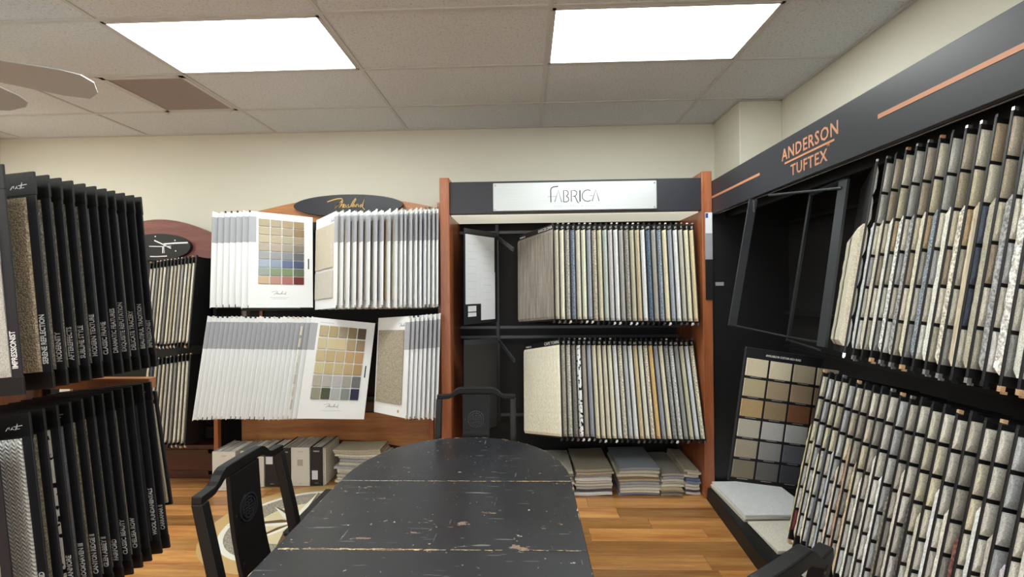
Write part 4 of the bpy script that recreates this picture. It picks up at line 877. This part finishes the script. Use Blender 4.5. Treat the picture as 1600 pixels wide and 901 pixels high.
binder(-1.94, -1.787, 3.605, 0.318, 'binder_w', (0.34, 0.64, 0.53, 0.69), 'white binder with a beige square on its spine', lab_mat='linenlab', text='Masland')
binder(-1.783, -1.682, 3.612, 0.318, 'binder_b', (0.12, 0.60, 0.17, 0.40), 'rightmost black binder with silver square low on spine', lab_mat='paper', text='FABRICA')
t = root('sample_binder', 'linen-sided cream binder at the right end of the binder row', 'binder', (-1.67, 3.62, 0.003), 'sample binders standing under the arched display')
wpart('cover', MB().cbox((-1.680, 3.615, .003), (-1.672, 3.895, .314), .001), M['linen'], t); wpart('sample_leaf', MB().box((-1.6715, 3.622, .008), (-1.660, 3.89, .307)), C('CDC6B4'), t)

# ------------------------------------------------------------------ dining table
TCX = -0.322; TW = 0.51; ya, yb = 1.952, 0.92; TE = 0.575
tb = root('dining_table', 'worn black lacquered oval extending table with chipped leaves', 'table', (TCX, 1.436, 0))
def half(sign):
    pts = []
    n = 28
    for k in range(n + 1):
        a = math.pi * k / n; pts.append((TCX + TW * math.copysign(abs(math.cos(a)) ** 0.92, math.cos(a)), sign * TE * (math.sin(a) ** 0.92)))
    return pts
ZT = 0.76
def top_part(pts, nm='tabletop_end'):
    return wpart(nm, MB().prism(pts, lambda p: Vector((p[0], p[1], ZT - 0.028)), lambda p: Vector((p[0], p[1], ZT))), M['table'], tb)
e1 = [(x_, ya + 0.0012 + y_) for x_, y_ in half(1)]; e2 = [(x_, yb - 0.0012 + y_) for x_, y_ in half(-1)]
tops = [top_part(e1), top_part(e2)]
ym = (ya + yb) / 2
for y0, y1 in ((ym + .0012, ya - .0012), (yb + .0012, ym - .0012)):
    tops.append(top_part([(TCX - TW, y0), (TCX + TW, y0), (TCX + TW, y1), (TCX - TW, y1)], 'table_leaf'))
for o in tops:
    bv = o.modifiers.new('b', 'BEVEL'); bv.width = 0.003; bv.segments = 2; bv.limit_method = 'ANGLE'
# chipped pale edges along the seams and the rim
def chips(pl_, n, seed, wmax, spread, z=ZT + 0.0004):
    rnd = random.Random(seed); mb = MB()
    for k in range(n):
        t_ = rnd.random(); L = sum(((Vector(pl_[i + 1]) - Vector(pl_[i])).length) for i in range(len(pl_) - 1)); s = t_ * L
        for i in range(len(pl_) - 1):
            a, b = Vector(pl_[i]), Vector(pl_[i + 1]); q = (b - a).length
            if s <= q: break
            s -= q
        d = (b - a).normalized(); nn = Vector((-d.y, d.x)); c = a + d * s + nn * rnd.uniform(-spread, spread)
        ln = rnd.uniform(0.006, 0.035); wd_ = rnd.uniform(0.0008, wmax)
        ps = [c + d * ln * math.cos(u) * rnd.uniform(.6, 1) + nn * wd_ * math.sin(u) * rnd.uniform(.5, 1) for u in [math.pi * 2 * j / 7 for j in range(7)]]
        mb.prism(ps, lambda p: Vector((p[0], p[1], z - 0.0008)), lambda p: Vector((p[0], p[1], z)))
    return mb
wpart('worn_edge', chips([(TCX - TW + .02, ym), (TCX + 0.02, ym)], 46, 3, 0.0045, 0.0035), M['rawedge'], tb, 'bare wood where the paint wore off the seam', kind='stuff')
wpart('worn_edge', chips([(TCX - TW + .02, ym), (TCX + TW - .02, ym)], 34, 5, 0.0009, 0.0016), M['rawedge'], tb, kind='stuff')
wpart('worn_edge', chips([(TCX - TW + .02, ya), (TCX + TW - .02, ya)], 46, 4, 0.0008, 0.0014), M['rawedge'], tb, kind='stuff')
rim = [(TCX - TW + .003, yb), (TCX - TW + .003, ya)] + [(x_ + (0.003 if x_ < TCX else -0.003), y_ - 0.003) for x_, y_ in e1[::-1][1:-1]] + [(TCX + TW - .003, ya), (TCX + TW - .003, yb)]
wpart('worn_edge', chips(rim, 40, 6, 0.0011, 0.001), M['rawedge'], tb, kind='stuff')
ap = MB()
for sx in (-1, 1): ap.box((TCX + sx * 0.42 - .012, yb - 0.28, 0.64), (TCX + sx * 0.42 + .012, ya + 0.28, ZT - .028))
ap.box((TCX - .42, ya + .27, .64), (TCX + .42, ya + .29, ZT - .028)).box((TCX - .42, yb - .29, .64), (TCX + .42, yb - .27, ZT - .028))
wpart('apron', ap, M['lacq'], tb)
for sx in (-1, 1):
    for yy in (yb - .24, ya + .24):
        wpart('leg', MB().tube([(TCX + sx * .375, yy, 0.64), (TCX + sx * .375, yy, .3), (TCX + sx * .375, yy, 0.0)], 0.03, 4, (0.055, 0.055)), M['lacq'], tb)

# ------------------------------------------------------------------ chairs
def chair(loc, rz, label):
    t = root('dining_chair', label, 'chair', Matrix.Translation(loc) @ Matrix.Rotation(rz, 4, 'Z'), 'black carved dining chairs around the table')
    def P(name, mb, mat=M['lacq'], lab=None, sub=None, bev=0.004):
        o = link(name, mb.mesh(), mat, sub or t, label=lab)
        if bev: b_ = o.modifiers.new('b', 'BEVEL'); b_.width = bev; b_.segments = 2; b_.limit_method = 'ANGLE'; b_.angle_limit = 0.6
        return o
    HW = 0.215; zr = 0.975
    rail = []
    for k in range(33):
        u = -1 + 2 * k / 32; x = u * (HW + 0.012); au = abs(x)
        if au > 0.165: z = zr
        elif au > 0.095: s = (0.165 - au) / 0.07; z = zr + 0.036 * (s * s * (3 - 2 * s))
        else: z = zr + 0.036
        rail.append((x, -0.062 - 0.012 * (1 - u * u), z))
    mb = MB(); vs = []; n = len(rail)
    for i, p in enumerate(rail):
        hh = 0.016 if abs(p[0]) > 0.13 else 0.022; dd = 0.017
        vs += [(p[0], p[1] - dd, p[2] - hh), (p[0], p[1] + dd, p[2] - hh), (p[0], p[1] + dd, p[2] + hh * .6), (p[0], p[1] - dd, p[2] + hh * .6)]
    fs = [(0, 1, 2, 3), tuple((n - 1) * 4 + q for q in (3, 2, 1, 0))]
    for i in range(n - 1):
        for q in range(4): fs.append((i * 4 + q, i * 4 + (q + 1) % 4, i * 4 + 4 + (q + 1) % 4, i * 4 + 4 + q))
    P('top_rail', mb.add(vs, fs))
    for sx in (-1, 1):
        pts = [(sx * HW, 0.03, 0.46), (sx * HW, 0.015, 0.60), (sx * HW, -0.012, 0.74), (sx * HW, -0.040, 0.87), (sx * HW, -0.060, 0.962)]
        mb = MB(); vs = []
        for i, p in enumerate(pts):
            a = 0.016; b = 0.021 - 0.003 * i / 4
            vs += [(p[0] - a, p[1] - b, p[2]), (p[0] + a, p[1] - b, p[2]), (p[0] + a, p[1] + b, p[2]), (p[0] - a, p[1] + b, p[2])]
        fs = [(3, 2, 1, 0), tuple(16 + q for q in range(4))] + [(i * 4 + q, i * 4 + (q + 1) % 4, i * 4 + 4 + (q + 1) % 4, i * 4 + 4 + q) for i in range(4) for q in range(4)]
        P('stile', mb.add(vs, fs))
        P('leg', MB().tube([(sx * HW, 0.03, 0.46), (sx * (HW + .004), 0.02, 0.0)], .02, 4, (0.034, 0.036)))
        P('leg', MB().tube([(sx * HW, 0.43, 0.44), (sx * HW, 0.43, 0.0)], .02, 4, (0.036, 0.036)))
        P('stretcher', MB().box((sx * HW - .01, 0.05, 0.16), (sx * HW + .01, 0.415, 0.19)))
    P('stretcher', MB().box((-HW + .018, 0.42, 0.10), (HW - .018, 0.44, 0.13)))
    # splat, gently bowed, with a carved roundel
    mb = MB(); vs = []; rows_ = 10
    def sy(z): s = (z - 0.46) / 0.52; return 0.03 - 0.095 * s - 0.022 * math.sin(math.pi * s)
    for i in range(rows_ + 1):
        z = 0.465 + (0.985 - 0.465) * i / rows_; y_ = sy(z); hw = 0.078 + 0.006 * abs(i / rows_ - .5)
        vs += [(-hw, y_ - .008, z), (hw, y_ - .008, z), (hw, y_ + .008, z), (-hw, y_ + .008, z)]
    fs = [(3, 2, 1, 0), tuple(rows_ * 4 + q for q in range(4))] + [(i * 4 + q, i * 4 + (q + 1) % 4, i * 4 + 4 + (q + 1) % 4, i * 4 + 4 + q) for i in range(rows_) for q in range(4)]
    sp = P('splat', mb.add(vs, fs), bev=0.002)
    for face in (1, -1):
        zc = 0.845; yc = sy(zc) + face * .0085; sl = (sy(zc + .04) - sy(zc - .04)) / .08
        def q3(x, z, lift): return Vector((x, yc + sl * z + face * lift, zc + z))
        mb = MB(); R1 = 0.048
        for (ra, rb) in ((R1 - .005, R1), (R1 - .016, R1 - .012)):
            vs = []; S = 28
            for j in range(S):
                a = 2 * math.pi * j / S
                for r_, l_ in ((ra, 0), (ra, .0045), (rb, .0045), (rb, 0)): vs.append(q3(r_ * math.cos(a), r_ * math.sin(a), l_))
            mb.add(vs, [(j * 4 + k, j * 4 + (k + 1) % 4, ((j + 1) % S) * 4 + (k + 1) % 4, ((j + 1) % S) * 4 + k) for j in range(S) for k in range(4)])
        for (x0, x1, z0, z1) in ((-.036, .036, -.002, .002), (-.002, .002, -.03, .03), (-.026, .026, .009, .012), (-.026, .026, -.012, -.009), (-.018, .018, .019, .022), (-.018, .018, -.022, -.019), (-.020, -.017, .012, .030), (.017, .020, .012, .030), (-.020, -.017, -.030, -.012), (.017, .020, -.030, -.012)):
            mb.add([q3(x0, z0, 0), q3(x1, z0, 0), q3(x1, z1, 0), q3(x0, z1, 0), q3(x0, z0, .003), q3(x1, z0, .003), q3(x1, z1, .003), q3(x0, z1, .003)], [(0, 1, 2, 3), (4, 7, 6, 5), (0, 4, 5, 1), (1, 5, 6, 2), (2, 6, 7, 3), (3, 7, 4, 0)])
        P('carved_roundel', mb, mat=M['gloss'], sub=sp, bev=0)
    P('seat', MB().cbox((-HW - .02, 0.0, 0.445), (HW + .02, 0.455, 0.475), 0.01))
    P('seat_frame', MB().box((-HW, .02, .40), (HW, .04, .445)).box((-HW, .42, .40), (HW, .44, .445)).box((-HW, .04, .40), (-HW + .02, .42, .445)).box((HW - .02, .04, .40), (HW, .42, .445)))
    return t
chair((-0.300, 2.545, 0), math.pi, 'black carved chair at the far rounded end of the table')
chair((-0.935, 1.54, 0), -math.pi / 2, 'black carved chair pushed in on the left side of the table')
chair((0.485, 1.01, 0), math.radians(34.8), 'black chair at lower right, only its top rail showing')
# stool on the far left side of the table
t = root('stool', 'low black glossy stool just beyond the left chair, beside the table', 'stool', (-0.99, 2.33, 0))
wpart('seat', MB().cbox((-1.18, 2.10, 0.42), (-0.86, 2.56, 0.455), 0.012), M['lacq'], t)
for sx in (-1.15, -0.89):
    for yy in (2.13, 2.53): wpart('leg', MB().box((sx - .016, yy - .016, 0), (sx + .016, yy + .016, .42)), M['lacq'], t)
